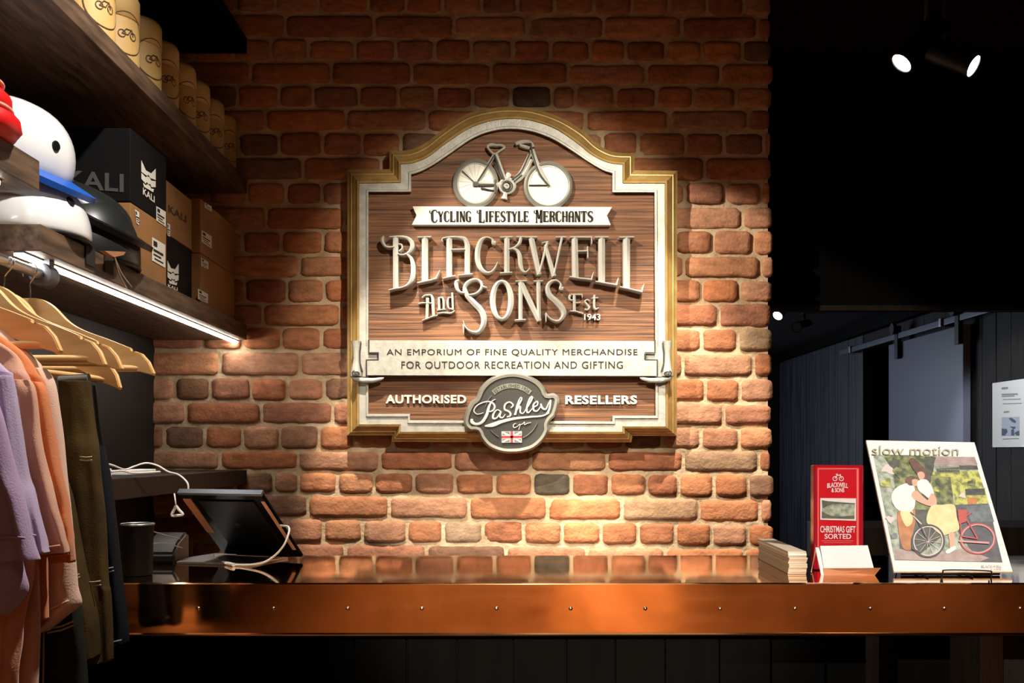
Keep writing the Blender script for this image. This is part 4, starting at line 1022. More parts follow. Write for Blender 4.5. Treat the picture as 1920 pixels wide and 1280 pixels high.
obj('banner_lettering', bm, M['ink'], ub)

# ---- bicycle relief
def Bk(x, y): return (820 + x / 6.857, 240 + y / 6.857)
bike = None
bm = bmesh.new()
for s in ([(735, 330, 44), (520, 700, 40)], [(750, 330, 50), (880, 690, 48)], [(1215, 270, 60), (1290, 470, 58), (1440, 745, 44)], [(1190, 330, 46), (1080, 560, 50), (985, 660, 52)], [(1215, 400, 40), (1110, 600, 46), (1000, 690, 46)], [(520, 700, 60), (900, 730, 56)]):
    stroke(bm, s, YB_, -0.1085, 0.004, Bk, True, 4)
bike = obj('bicycle_relief', bm, M['letter'], sign)
for (cx, cy, rx, ry) in ((492, 706, 292, 318), (1424, 734, 312, 312)):
    bm = bmesh.new(); prism(bm, [Bk(cx + (rx - 30) * math.cos(2 * math.pi * i / 48), cy + (ry - 30) * math.sin(2 * math.pi * i / 48)) for i in range(48)], -0.1015, YB_)
    wv = obj('wheel', bm, M['white_paint'], bike)
    bm = bmesh.new(); stroke(bm, ell(cx, cy, rx - 28, ry - 28, 58, 48), YB_, -0.1075, 0.004, Bk, True, 1, True); 
    wt = obj('tyre', bm, M['pewter'], bike)
    bm = bmesh.new(); stroke(bm, ell(cx, cy, rx - 60, ry - 60, 16, 48), -0.1005, -0.1040, 0, Bk, True, 1, True)
    for i in range(18):
        a = 2 * math.pi * i / 18 + 0.1
        stroke(bm, [(cx, cy, 5), (cx + (rx - 62) * math.cos(a), cy + (ry - 62) * math.sin(a), 5)], -0.1005, -0.1022, 0, Bk, False)
    obj('rim_and_spokes', bm, M['pewter'], bike)
bm = bmesh.new()
for s in ([(735, 345, 20), (520, 680, 18)], [(735, 340, 20), (860, 660, 20)], [(735, 430, 16), (830, 650, 16)], [(1200, 190, 22), (1225, 330, 22), (1310, 580, 22), (1440, 745, 18)], [(1185, 330, 18), (1075, 560, 20), (960, 660, 20)], [(1090, 600, 18), (985, 690, 16)], [(460, 715, 56), (530, 715, 56)], [(540, 730, 30), (740, 728, 26)], [(560, 770, 16), (740, 805, 14)], [(740, 660, 26), (745, 830, 26)], [(1180, 730, 8), (1420, 730, 8)], [(320, 545, 8), (470, 690, 8)]):
    stroke(bm, s, -0.104, -0.1102, 0.001, Bk, True, 4)
stroke(bm, ell(895, 745, 62, 62, 26, 24), -0.104, -0.1102, 0.001, Bk, True, 1, True)
obj('frame_lines', bm, M['charcoal'], bike)
bm = bmesh.new()
stroke(bm, [(640, 230, 26), (690, 205, 34), (760, 215, 26), (820, 215, 26), (862, 245, 30), (800, 290, 22), (740, 330, 26), (680, 290, 22), (640, 235, 24)], YB_, -0.110, 0.004, Bk, True, 4)
obj('saddle', bm, M['letter'], bike)
bm = bmesh.new()
stroke(bm, [(1005, 195, 34), (1070, 175, 46), (1150, 165, 36), (1205, 185, 34), (1230, 240, 50)], YB_, -0.110, 0.004, Bk, True, 4); stroke(bm, [(1060, 215, 30), (1130, 235, 40), (1190, 250, 34)], YB_, -0.109, 0.004, Bk, True, 4)
obj('handlebar', bm, M['letter'], bike)
bm = bmesh.new()
stroke(bm, ell(900, 735, 92, 86, 44, 24), YB_, -0.1075, 0.004, Bk, True, 1, True); stroke(bm, ell(895, 745, 24, 24, 22, 14), YB_, -0.111, 0.003, Bk, True, 1, True)
stroke(bm, [(910, 640, 40), (915, 600, 66), (925, 575, 50)], YB_, -0.108, 0.003, Bk, True, 4); stroke(bm, [(880, 800, 46), (868, 870, 56), (860, 905, 80)], YB_, -0.108, 0.003, Bk, True, 4)
obj('chainset', bm, M['letter'], bike)

# ---- lower scroll banner
bm = bmesh.new(); prism(bm, [(691.5, 637.5), (1228, 639), (1228, 663), (1208, 663), (1208, 675), (1232, 675), (1232, 704.5), (687, 703), (687, 674), (709, 674), (709, 661), (691.5, 661)], -0.122, YB_)
lb_ = obj('lower_banner', bm, M['silver'], sign)
for sg, nm in ((-1, 0), (1, 1)):
    mx = (lambda x: x) if sg < 0 else (lambda x: 1919.5 - x)
    bm = bmesh.new(); prism(bm, [(mx(x), y) for x, y in [(672, 650), (692, 650), (692, 661), (708, 661), (708, 674), (686, 674), (686, 706), (664, 706)]], -0.114, YB_)
    tl = obj('banner_fold', bm, M['silver'], lb_)
    bm = bmesh.new()
    tube(bm, [P(mx(x), y, -0.116) for x, y in [(668, 639.5), (668, 646), (668.5, 658), (668.5, 672), (668, 688), (668, 700), (668, 705)]], [0.0155, 0.0135, 0.0105, 0.0098, 0.0125, 0.0165, 0.016], 18)
    tube(bm, [P(mx(x), y, -0.117) for x, y in [(658, 702), (664, 709), (680, 713), (700, 713), (716, 709.5), (720, 708)]], [0.004, 0.0075, 0.0085, 0.0075, 0.0045, 0.001], 14)
    obj('scroll_roll', bm, M['silver'], lb_, True, angle=50)
    bm = bmesh.new()
    for q in ([(691.5, 637, 3), (691.5, 661, 3), (709.5, 661, 3), (709.5, 674, 3), (687, 674.5, 3), (687, 704, 3)], [(676.5, 642, 2), (674, 660, 2), (674.5, 680, 2), (679, 696, 2.5)]):
        stroke(bm, [(mx(a), b, c) for a, b, c in q], -0.113, -0.1228, 0, None, False)
    sp = [(mx(668 + (1 + i * 0.42) * math.cos(i * 0.62)), 699.5 + (0.8 + i * 0.26) * math.sin(i * 0.62), 1.9) for i in range(18)]
    stroke(bm, sp, -0.118, -0.1338, 0, None, True, 3)
    obj('fold_contour_line', bm, M['charcoal'], lb_)  # charcoal contour along the fold and the scroll's spiral
bm = bmesh.new()
text_px(bm, 'AN EMPORIUM OF FINE QUALITY MERCHANDISE', 725, 1195.5, 654.2, 667.4, -0.1236, -0.1215, 0.0, 1.12)
text_px(bm, 'FOR OUTDOOR RECREATION AND GIFTING', 752.5, 1168, 677.2, 690.8, -0.1236, -0.1215, 0.0, 1.12)
obj('banner_lettering', bm, M['ink'], lb_)
for body, a in (('AUTHORISED', (723, 874, 740, 756)), ('RESELLERS', (1060, 1194.5, 741, 757.5))):
    bm = bmesh.new(); text_px(bm, body, *a, -0.096, YB_, 0.034, 1.08); obj('small_lettering', bm, M['white_paint'], sign)

# ---- maker's roundel
BD = [(960, 697), (985, 701), (1008, 712), (1021, 726), (1026, 737.5), (1038, 736.5), (1048, 744), (1048, 758), (1042, 778), (1034, 787), (1029, 796), (1029, 808), (1020, 825), (1002, 841), (981, 848), (960, 850), (938, 848), (915, 838), (901, 822), (895, 809), (882, 808), (872, 800), (869, 787), (874, 768), (883, 752), (892, 745), (900, 727), (915, 711), (935, 701)]
BD = catmull(BD, 3, True)
cxb, cyb = 960, 774
def inset(pts, k):
    out = []
    n = len(pts)
    for i in range(n):
        a, b = pts[(i - 1) % n], pts[(i + 1) % n]; tx, ty = b[0] - a[0], b[1] - a[1]; l = math.hypot(tx, ty) or 1
        out.append((pts[i][0] - ty / l * k, pts[i][1] + tx / l * k))
    return out
bm = bmesh.new(); I1, I2 = inset(BD, 4), inset(BD, 9)
loft(bm, [(BD, YB_), (BD, -0.118), (I1, -0.128), (I2, -0.127), (I2, -0.121)])
bd = obj('roundel_rim', bm, M['pewter'], sign, True, angle=50)
bm = bmesh.new(); bm.faces.new([bm.verts.new(P(x, y, -0.1225)) for x, y in inset(BD, 8)])
obj('roundel_field', bm, M['charcoal'], bd)
bm = bmesh.new()
def Bg(x, y): return (860 + x / 7.53, 690 + y / 7.53)
def Bs(pts, yf=-0.1275): stroke(bm, pts, -0.1220, yf, 0.0012, Bg, True, 5)
# script name
for s in ([(520, 440, 10), (470, 470, 14), (430, 540, 34), (395, 660, 40), (330, 760, 38), (250, 790, 34), (190, 760, 44), (185, 715, 34)],
          [(350, 630, 12), (260, 650, 14), (215, 600, 16), (260, 530, 18), (360, 480, 18), (460, 480, 22), (510, 540, 26), (480, 600, 22), (420, 620, 14)],
          [(590, 610, 18), (540, 590, 16), (490, 650, 28), (490, 710, 28), (540, 700, 20), (600, 610, 16), (580, 680, 26), (620, 700, 18), (660, 650, 12)],
          [(740, 560, 22), (770, 520, 22), (720, 480, 20), (660, 510, 24), (650, 580, 26), (720, 620, 26), (730, 670, 24), (680, 690, 16)],
          [(790, 660, 20), (830, 560, 22), (890, 440, 22), (870, 420, 14), (830, 520, 26), (800, 660, 26)], [(820, 600, 14), (870, 540, 20), (870, 620, 24), (910, 640, 14), (950, 580, 12)],
          [(950, 590, 16), (1030, 450, 22), (1040, 400, 18), (1000, 440, 24), (960, 580, 28), (985, 630, 20), (1040, 570, 14)],
          [(1050, 560, 16), (1110, 520, 20), (1110, 470, 18), (1060, 510, 24), (1060, 590, 26), (1110, 605, 18), (1160, 540, 12)],
          [(1160, 500, 18), (1180, 560, 28), (1230, 580, 20), (1270, 500, 16), (1300, 450, 18), (1280, 580, 26), (1240, 650, 22)],
          [(370, 820, 20), (480, 800, 56), (620, 750, 44), (800, 710, 34), (1000, 690, 26), (1180, 675, 22), (1280, 630, 18)],
          [(810, 780, 10), (775, 800, 14), (780, 840, 12), (820, 830, 10), (870, 790, 10), (850, 870, 10)], [(860, 800, 10), (900, 790, 10), (930, 760, 10), (930, 800, 10), (970, 780, 12), (1020, 770, 10)]):
    Bs(s)
obj('script_lettering', bm, M['white_paint'], bd)
bm = bmesh.new()
Bs(ell(750, 640, 385, 375, 9, 16, 20, 66)); Bs(ell(750, 640, 385, 375, 9, 12, 118, 142)); Bs(ell(750, 640, 385, 375, 9, 10, 195, 222)); Bs(ell(750, 640, 385, 375, 9, 8, 318, 340))
obj('roundel_ring', bm, M['pewter'], bd)
bm = bmesh.new()
stroke(bm, ell(750, 640, 392, 392, 70, 30, 228, 312), -0.1220, -0.1250, 0, Bg, True, 1)
rb = obj('arched_ribbon', bm, M['pewter'], bd)
bm = bmesh.new()
def arc(u, v):
    a = R(231 + 78 * u); r = 366 + 52 * v; return Bg(750 + r * math.cos(a), 640 + r * math.sin(a))
text_px(bm, 'ESTABLISHED 1926', 0, 1, 0, 1, -0.1257, -0.1245, 0.015, 1.1, 0, arc)
obj('ribbon_lettering', bm, M['charcoal'], rb)
bm = bmesh.new(); prism(bm, [Bg(*p) for p in ((605, 893), (892, 888), (892, 1050), (608, 1052))], -0.1275, -0.122, 0)
def fl(pts, mi, y=-0.1279): bm.faces.new([bm.verts.new(P(*Bg(*p), y)) for p in pts]).material_index = mi
for p in ([(640, 900), (720, 895), (720, 938)], [(615, 915), (615, 945), (672, 945)], [(785, 892), (865, 892), (785, 938)], [(885, 912), (885, 942), (828, 942)], [(640, 1045), (720, 1045), (720, 1002)], [(615, 1028), (615, 998), (672, 998)], [(785, 1045), (865, 1045), (785, 1002)], [(885, 1030), (885, 998), (828, 998)]): fl(p, 2)
for p in ([(732, 890), (768, 890), (768, 1050), (732, 1050)], [(606, 956), (892, 952), (892, 984), (606, 988)]): fl(p, 1, -0.1281)
obj('flag_panel', bm, [M['white_paint'], M['flag_red'], M['flag_blue']], bd)
# ================================================================== ON THE COUNTER
def slab(bm, a, b, c, d_, n, th, mi=0, mside=None):
    """quad a,b,c,d with thickness th along -n"""
    f = [bm.verts.new(Vector(p)) for p in (a, b, c, d_)]; k = [bm.verts.new(Vector(p) - n * th) for p in (a, b, c, d_)]
    bm.faces.new(f).material_index = mi; bm.faces.new(k[::-1]).material_index = mi if mside is None else mside
    for i in range(4): bm.faces.new((f[i], k[i], k[(i + 1) % 4], f[(i + 1) % 4])).material_index = mi if mside is None else mside
# tablet leaning towards us on its stand, back side seen
TR = Vector((-0.481, 2.0 - D, 1.198)); wv = Vector((-0.187, 0.072, 0)); BR = Vector((-0.428, 2.139 - D, 1.060))
TL, BL = TR + wv, BR + wv
nb = (BR - TR).cross(TL - TR).normalized()
if nb.y > 0: nb = -nb            # towards the camera
t = thing('tablet', 'black tablet seen from behind leaning on a stand on the counter', 'tablet', (BR + BL) / 2)
bm = bmesh.new(); slab(bm, TL, TR, BR, BL, nb, 0.009); bmesh.ops.bevel(bm, geom=list(bm.edges), offset=0.003, segments=2, affect='EDGES'); obj('case', bm, M['black_gloss'], t)
e1 = (BR - TR).normalized(); e2 = wv.normalized()
bm = bmesh.new(); a = TL + e1 * -0.002 + nb * 0.001; slab(bm, a, TR + e1 * -0.002 + nb * 0.001, TR + e1 * 0.0045 + nb * 0.001, TL + e1 * 0.0045 + nb * 0.001, nb, 0.011); obj('top_edge', bm, M['grey_metal'], t)
def onT(u, v, o=0.0004): return TR + wv * u + (BR - TR) * v + nb * o
for u0, u1, v0, v1, mt, nm in ((0.015, 0.055, 0.10, 0.86, 'copper_small', 'reflection_trim'), (0.89, 0.985, 0.08, 0.62, 'tan', 'reflection_strip')):  # reflection of the copper counter put into the strips' colour
    bm = bmesh.new(); slab(bm, onT(u0, v0, .0015), onT(u1, v0, .0015), onT(u1, v1, .0015), onT(u0, v1, .0015), nb, 0.0015); obj(nm, bm, M[mt], t)
bm = bmesh.new(); slab(bm, onT(0.14, 0.10, .003), onT(0.80, 0.10, .003), onT(0.80, 0.98, .003), onT(0.14, 0.98, .003), nb, 0.003); pl_ = obj('back_plate', bm, M['black_plastic'], t)
bm = bmesh.new(); lathe(bm, [(0.012, 0), (0.012, 0.0014), (0.008, 0.002)], seg=20); bmesh.ops.transform(bm, matrix=Matrix.Translation(onT(0.48, 0.48, .003)) @ nb.to_track_quat('Z', 'Y').to_matrix().to_4x4(), verts=bm.verts); obj('lens', bm, M['black_gloss'], pl_)
bm = bmesh.new()
pl = [PZ(331, 1056, ZT + 0.0005), PZ(352, 1048, ZT + 0.0005), PZ(404, 1040, ZT + 0.0005), PZ(540, 1046, ZT + 0.0005), PZ(470, 1060, ZT + 0.0005)]
f = [bm.verts.new(p + Vector((0, 0, 0.004))) for p in pl]; k = [bm.verts.new(p) for p in pl]; bm.faces.new(f); bm.faces.new(k[::-1])
for i in range(5): bm.faces.new((f[i], k[i], k[(i + 1) % 5], f[(i + 1) % 5]))
obj('stand_foot', bm, M['steel'], t)
# its white cable
t = thing('charging_cable', 'white cable looping from the tablet edge along the counter', 'cable', (-0.5, -1.15, ZT))
pts = [onT(-0.01, 0.46, .004), P(527, 985, 2.06 - D), P(541, 988, 2.03 - D), P(541, 1000, 2.01 - D), P(532, 1022, 2.0 - D), P(514, 1042, 2.0 - D), P(490, 1055.5, 2.0 - D), PZ(455, 1059, ZT + .003), PZ(422, 1056, ZT + .003), PZ(406, 1046, ZT + .004), P(401, 1038, 2.16 - D)]
bm = bmesh.new(); tube(bm, catmull([tuple(p) for p in pts], 7), 0.0021, 8); obj('lead', bm, M['white_cable'], t, True)
bm = bmesh.new(); tube(bm, [P(418, 1054, 2.07 - D), PZ(438, 1058.5, ZT + .004)], 0.0036, 10); obj('plug', bm, M['white_cable'], t, True, angle=50)
# cup
c = PZ(245, 1082, ZT); c.y += 0.034
t = thing('keep_cup', 'tall black cup standing at the left end of the counter', 'cup', (c.x, c.y, ZT))
bm = bmesh.new(); lathe(bm, [(0.020, 0), (0.0262, 0.001), (0.0275, 0.05), (0.0290, 0.092), (0.0268, 0.092), (0.025, 0.02), (0.001, 0.02)], (c.x, c.y, ZT), 40); obj('cup_body', bm, M['black_plastic'], t, True, angle=40)
bm = bmesh.new(); tube(bm, [(c.x + 0.029 * math.cos(2 * math.pi * i / 40), c.y + 0.029 * math.sin(2 * math.pi * i / 40), ZT + 0.0935) for i in range(41)], 0.0019, 8, caps=False); obj('rim', bm, M['steel'], t, True)
# card terminal behind the cup
p0 = PZ(308, 1056, ZT)
t = thing('card_terminal', 'low black card terminal between the black cup and the tablet', 'card terminal', (p0.x, p0.y, ZT))
bm = bmesh.new()
sec = [(-0.05, 0.0), (-0.05, 0.020), (-0.02, 0.042), (0.035, 0.058), (0.05, 0.052), (0.05, 0.0)]
xs = (p0.x - 0.045, p0.x + 0.020)
A = [bm.verts.new((xs[0], p0.y + a + 0.05, ZT + b)) for a, b in sec]; B = [bm.verts.new((xs[1], p0.y + a + 0.05, ZT + b)) for a, b in sec]
bm.faces.new(A); bm.faces.new(B[::-1])
for i in range(6): bm.faces.new((A[i], B[i], B[(i + 1) % 6], A[(i + 1) % 6]))
bmesh.ops.bevel(bm, geom=list(bm.edges), offset=0.005, segments=3, affect='EDGES'); obj('housing', bm, M['black_plastic'], t, True, angle=40)
for i, pp in enumerate(([(274, 992, 1.95), (300, 1000, 2.0), (338, 1010, 2.03)], [(274, 1032, 1.95), (281, 1023, 1.96), (296, 1018, 1.98), (318, 1020, 2.0), (342, 1027, 2.03)])):
    bm = bmesh.new(); tube(bm, catmull([tuple(P(a, b, d_ - D)) for a, b, d_ in pp], 6), 0.0012, 6); obj('lead', bm, M['grey_pad'], t, True)
# knot of cable hanging under the low shelf
tri = [P(a, b, 2.28 - D) for a, b in ((330, 948), (336, 956), (343, 964), (334, 966), (322, 966), (326, 956), (330, 948))]
bm = bmesh.new(); tube(bm, catmull([tuple(p) for p in tri], 4), 0.0032, 8, caps=False); tube(bm, [P(330, 948, 2.28 - D), P(327, 925, 2.29 - D)], 0.0016, 6)
solo('cable_loop', bm, M['white_cable'], 'small white cable loop hanging behind the top corner of the tablet', 'cable', smooth=True)
# things on the lowest shelf
ZS = 1.226
t = thing('shelf_cable', 'white cables trailing over the edge of the lowest shelf', 'cable', (-0.85, -0.9, ZS))
for pp in ([(196, 868, 2.10), (214, 873, 2.14), (234, 880, 2.2), (252, 874, 2.26), (274, 868, 2.3), (296, 873, 2.3), (315, 884, 2.3), (335, 890, 2.26), (350, 903, 2.24), (353, 914, 2.235), (351, 925, 2.235)],
           [(208, 884, 2.13), (228, 882, 2.16), (246, 886, 2.2), (268, 886, 2.24), (300, 884, 2.3)]):
    bm = bmesh.new(); tube(bm, catmull([tuple(P(a, b, d_ - D)) for a, b, d_ in pp], 6), 0.0021, 8); obj('lead', bm, M['white_cable'], t, True)
bm = bmesh.new(); box(bm, -0.945, -0.90, 2.42 - D, 2.62 - D, ZS + 0.0005, ZS + 0.012, bev=0.002); solo('notepad', bm, M['paper'], 'thin white pad lying on the lowest shelf under the cables', 'pad')
solo('adapter', BX(-0.885, -0.850, 2.16 - D, 2.20 - D, ZS + 0.0005, ZS + 0.020, bev=0.003), M['white_cable'], 'white plug adapter on the lowest shelf beside the trousers', 'adapter')
solo('packet', BX(-0.925, -0.885, 2.20 - D, 2.27 - D, ZS + 0.0005, ZS + 0.017, bev=0.003), M['magenta'], 'small magenta packet on the lowest shelf beside the trousers', 'packet')

# stack of leaflets
for i in range(11):
    th = 0.0036 if i else 0.004; z0 = ZT + 0.0005 + i * 0.0038
    bm = bmesh.new(); jx, jy = rnd.uniform(-0.0015, 0.0015), rnd.uniform(-0.002, 0.002)
    box(bm, 0.519 + jx, 0.553 + jx, 1.893 - D + jy, 2.172 - D + jy, z0, z0 + th, bev=0.0004)
    for v in bm.verts: v.co.x += (v.co.y - (1.893 - D)) * 0.045
    o = solo('leaflet', bm, [M['paper'] if i in (9,) else M['paper_side']], 'slim booklet in the stack left of the red flyer stand', 'booklet', 'booklets stacked on the counter')
    if i == 10: o['label'] = 'grey topmost booklet of the stack left of the red flyer stand'; o['group'] = 'booklets stacked on the counter'
# flyer stand
t = thing('flyer_stand', 'upright red flyer in a clear red edged stand on the counter', 'flyer stand', (0.63, 1.95 - D, ZT))
na = Vector((0, -1, 0.06)).normalized()
def onF(px, py, o=0.0): return ray_plane(px, py, Vector((0.6, 1.955 - D - o, ZT)), na)
q = [onF(*p) for p in ((1526, 871), (1619, 872), (1619, 1068), (1526, 1068))]
bm = bmesh.new(); slab(bm, *q, na, 0.022); bmesh.ops.bevel(bm, geom=list(bm.edges), offset=0.0012, segments=1, affect='EDGES'); hs = obj('holder', bm, M['acrylic'], t)
q = [onF(*p, .0006) for p in ((1531, 875), (1612, 876), (1611, 1066), (1532, 1066))]
bm = bmesh.new(); slab(bm, *q, na, 0.0005); fy = obj('flyer', bm, M['red_print'], t)
bm = bmesh.new()
def qf(pts, o=.0012): bm.faces.new([bm.verts.new(onF(*p, o)) for p in pts])
for (xa, xb, ya, yb_) in ((1533, 1610, 877.5, 879.5), (1533, 1535, 877.5, 1030), (1606, 1610, 877.5, 1030), (1541, 1600, 1013, 1014.2), (1545, 1597, 1016.5, 1017.4)): qf([(xa, ya), (xb, ya), (xb, yb_), (xa, yb_)])
obj('flyer_border', bm, M['pale_red'], fy)
for nm_, body, fn in (('heading_lettering', 'CHRISTMAS GIFT', lambda u, v: onF(1538 + 66 * u, 998 - 12.5 * v + 0.5 * u, .0014)),
                      ('heading_lettering', 'SORTED', lambda u, v: onF(1546 + 50 * u, 1010 - 9.5 * v, .0014)),
                      ('name_lettering', 'BLACKWELL', lambda u, v: onF(1551 + 39 * u, 913 - 9 * v + 2.0 * (2 * u - 1) ** 2, .0014)),
                      ('name_lettering', '& SONS', lambda u, v: onF(1559 + 24 * u, 922.5 - 8 * v, .0014))):
    bm = bmesh.new(); text(bm, body, fn, bold=0.02); obj(nm_, bm, M['white_print'], fy)
bm = bmesh.new()
for cx in (1565.5, 1577.5):
    r1 = [[bm.verts.new(onF(cx + r * math.cos(a), 897 + r * math.sin(a), .0014)) for a in [2 * math.pi * i / 14 for i in range(14)]] for r in (4.6, 3.4)]
    for i in range(14): bm.faces.new((r1[0][i], r1[0][(i + 1) % 14], r1[1][(i + 1) % 14], r1[1][i]))
for p in ([(1565, 896), (1569, 890), (1570, 891), (1566, 897)], [(1569, 890), (1576, 890), (1576, 891.5), (1569, 891.5)], [(1576, 888), (1578, 897), (1577, 897.5), (1575, 889)], [(1567, 888), (1571, 888), (1571, 889.4), (1567, 889.4)]): qf(p, .0014)
obj('bicycle_emblem', bm, M['white_print'], fy)
bm = bmesh.new(); qf([(1538, 933.5), (1605, 934), (1605, 976), (1538, 974)], .0012); obj('picture_mount', bm, M['white_print'], fy)
pm = mat('small_printed_landscape', C(196, 204, 180), 0.5, col2=C(120, 138, 122), nscale=90)
pm2 = mat('printed_shoreline', C(118, 112, 92), 0.5, col2=C(90, 96, 90), nscale=120)
bm = bmesh.new(); qf([(1541, 938), (1603, 943), (1602, 972.5), (1541, 971)], .0015)
n0 = len(bm.faces); 
for p in ([(1541, 937), (1555, 940), (1603, 943.4), (1603, 945), (1572, 944), (1556, 946), (1543, 953)], [(1541, 958), (1556, 966), (1575, 968), (1602, 966), (1602, 972.5), (1541, 971)]): qf(p, .0018)
for f in list(bm.faces)[-2:]: f.material_index = 1
obj('printed_landscape', bm, [pm, pm2], fy)
# copper card holder
t = thing('card_holder', 'copper holder of white cards in front of the red flyer', 'card holder', (0.62, 1.89 - D, ZT))
yc = 1.885 - D
tl, tr, br_, bl_ = P(1538, 1023, yc + 0.028), P(1627, 1022, yc + 0.028), P(1640, 1071, yc), P(1546, 1074, yc)
nc = (tr - tl).cross(bl_ - tl).normalized(); nc = nc if nc.y < 0 else -nc
bm = bmesh.new(); slab(bm, tl, tr, br_, bl_, nc, 0.006); obj('card_stack', bm, M['paper'], t)
bm = bmesh.new()
a, b = P(1543, 1065, yc - 0.016), P(1652, 1064, yc - 0.022); c_, d_ = P(1640, 1079, yc - 0.01), P(1546, 1080, yc - 0.01)
slab(bm, a, b, c_, d_, Vector((0, -1, 0.2)).normalized(), 0.002)
slab(bm, d_, c_, c_ + Vector((0, 0.045, 0)), d_ + Vector((0, 0.045, 0)), Vector((0, 0, 1)), 0.0015)
obj('front_lip', bm, M['copper_small'], t)
bm = bmesh.new(); e0 = onF(1529, 1024, 0.002)
slab(bm, P(1529, 1026, yc + 0.03), P(1535, 1026, yc + 0.03), P(1552, 1079, yc - .002), P(1540, 1079, yc - .002), nc, 0.003); obj('side_arm', bm, M['paper'], t)
tube_pts = [P(1530, 1026, 1.93 - D), P(1522, 1068, 1.965 - D), PZ(1521, 1072, ZT + .002)]
bm = bmesh.new(); tube(bm, tube_pts, 0.0012, 6); obj('back_wire', bm, M['copper_small'], t, True)

# magazine cover on a wire easel
t = thing('magazine_poster', 'white magazine cover picturing two cyclists, leaning on a wire easel', 'magazine', (0.81, 1.88 - D, ZT))
MB_L, MB_R, MT_L, MT_R = Vector((0.704, 1.866 - D, 1.063)), Vector((0.920, 1.866 - D, 1.063)), P(1624, 825, 2.03 - D), P(1827, 829, 2.03 - D)
nm = (MB_R - MB_L).cross(MB_L - MT_L).normalized(); nm = nm if nm.y < 0 else -nm
MT_R = ray_plane(1827, 829, MB_L, nm)
bm = bmesh.new(); slab(bm, MT_L, MT_R, MB_R, MB_L, nm, 0.005); obj('cover_sheet', bm, M['paper'], t)
def Mg(x, y, o=0.0006): return ray_plane(1610 + x / 4.413, 810 + y / 4.413, MB_L + nm * o, nm)
PM = {k: mat('print_' + k, *a, **kw) for k, a, kw in (
    ('leaves', (C(58, 72, 30), 0.5), dict(col2=C(150, 152, 84), nscale=70, lo=.4, hi=.62)), ('dapple', (C(188, 196, 178), 0.5), dict(col2=C(120, 130, 104), nscale=90)),
    ('sunlit', (C(206, 204, 96), 0.5), dict(col2=C(120, 128, 56), nscale=80, lo=.42, hi=.6)), ('dark', (C(48, 48, 40), 0.5), dict(col2=C(84, 84, 70), nscale=90)),
    ('path', (C(186, 162, 156), 0.5), dict(col2=C(160, 134, 128), nscale=60)), ('asphalt', (C(92, 90, 96), 0.5), dict(col2=C(70, 68, 74), nscale=60)), ('bluegrey', (C(118, 126, 134), 0.5), dict(col2=C(88, 94, 98), nscale=70)),
    ('shirt', (C(246, 240, 230), 0.5), {}), ('skin', (C(222, 170, 142), 0.5), {}), ('hair', (C(120, 70, 44), 0.5), dict(col2=C(84, 50, 34), nscale=90)), ('skirt', (C(242, 228, 170), 0.5), dict(col2=C(228, 208, 140), nscale=60)),
    ('trouser', (C(206, 132, 62), 0.5), dict(col2=C(176, 104, 46), nscale=60)), ('tyre', (C(56, 52, 50), 0.5), {}), ('redbike', (C(196, 70, 66), 0.5), {}), ('pinkrim', (C(214, 150, 150), 0.5), {}), ('pale', (C(224, 206, 200), 0.5), {}))}
PK = list(PM); bm = bmesh.new(); lay = [0]
def ms(key, pts, sm=False):
    lay[0] += 1
    if sm: pts = catmull(pts, 5, True)
    f = bm.faces.new([bm.verts.new(Mg(x, y, 0.0006 + 0.00004 * lay[0])) for x, y in pts]); f.material_index = PK.index(key)
def mring(key, cx, cy, rx, ry, wd, a0=0, a1=360, n=36):
    lay[0] += 1; o = 0.0006 + 0.00004 * lay[0]; full = a1 - a0 >= 360; m = n if full else n + 1
    r = [[bm.verts.new(Mg(cx + (rx - k) * math.cos(R(a0 + (a1 - a0) * i / n)), cy + (ry - k) * math.sin(R(a0 + (a1 - a0) * i / n)), o)) for i in range(m)] for k in (0, wd)]
    for i in range(n): bm.faces.new((r[0][i], r[0][(i + 1) % m], r[1][(i + 1) % m], r[1][i])).material_index = PK.index(key)
def mline(key, pts, wd):
    for a, b in zip(pts, pts[1:]):
        dx, dy = b[0] - a[0], b[1] - a[1]; l = math.hypot(dx, dy) or 1; nx_, ny_ = -dy / l * wd / 2, dx / l * wd / 2
        ms(key, [(a[0] + nx_, a[1] + ny_), (b[0] + nx_, b[1] + ny_), (b[0] - nx_, b[1] - ny_), (a[0] - nx_, a[1] - ny_)])
ms('dapple', [(122, 185), (960, 205), (1190, 1075), (300, 1055)])
ms('leaves', [(200, 185), (620, 195), (620, 640), (330, 640), (280, 330)])
ms('sunlit', [(590, 330), (990, 320), (1040, 470), (600, 560)]); ms('dark', [(545, 200), (640, 205), (600, 400), (560, 560)])
ms('leaves', [(600, 360), (760, 370), (790, 600), (600, 600)])
ms('path', [(640, 205), (960, 205), (985, 270), (620, 270)]); ms('dark', [(830, 275), (980, 275), (990, 310), (835, 310)])
ms('dark', [(640, 300), (830, 290), (835, 335), (650, 335)])
ms('sunlit', [(790, 470), (1045, 460), (1075, 590), (800, 600)]); ms('dark', [(880, 470), (1040, 465), (1050, 520), (885, 520)])
ms('trouser', [(895, 540), (985, 540), (975, 600), (905, 600)])
ms('asphalt', [(800, 600), (1075, 590), (1190, 1075), (1000, 1070), (820, 820)]); ms('bluegrey', [(890, 610), (1080, 600), (1120, 740), (930, 740)])
ms('path', [(300, 960), (620, 1020), (860, 960), (1080, 1040), (1000, 1070), (302, 1055)])
ms('dark', [(330, 640), (600, 640), (690, 860), (520, 1000), (340, 960)])
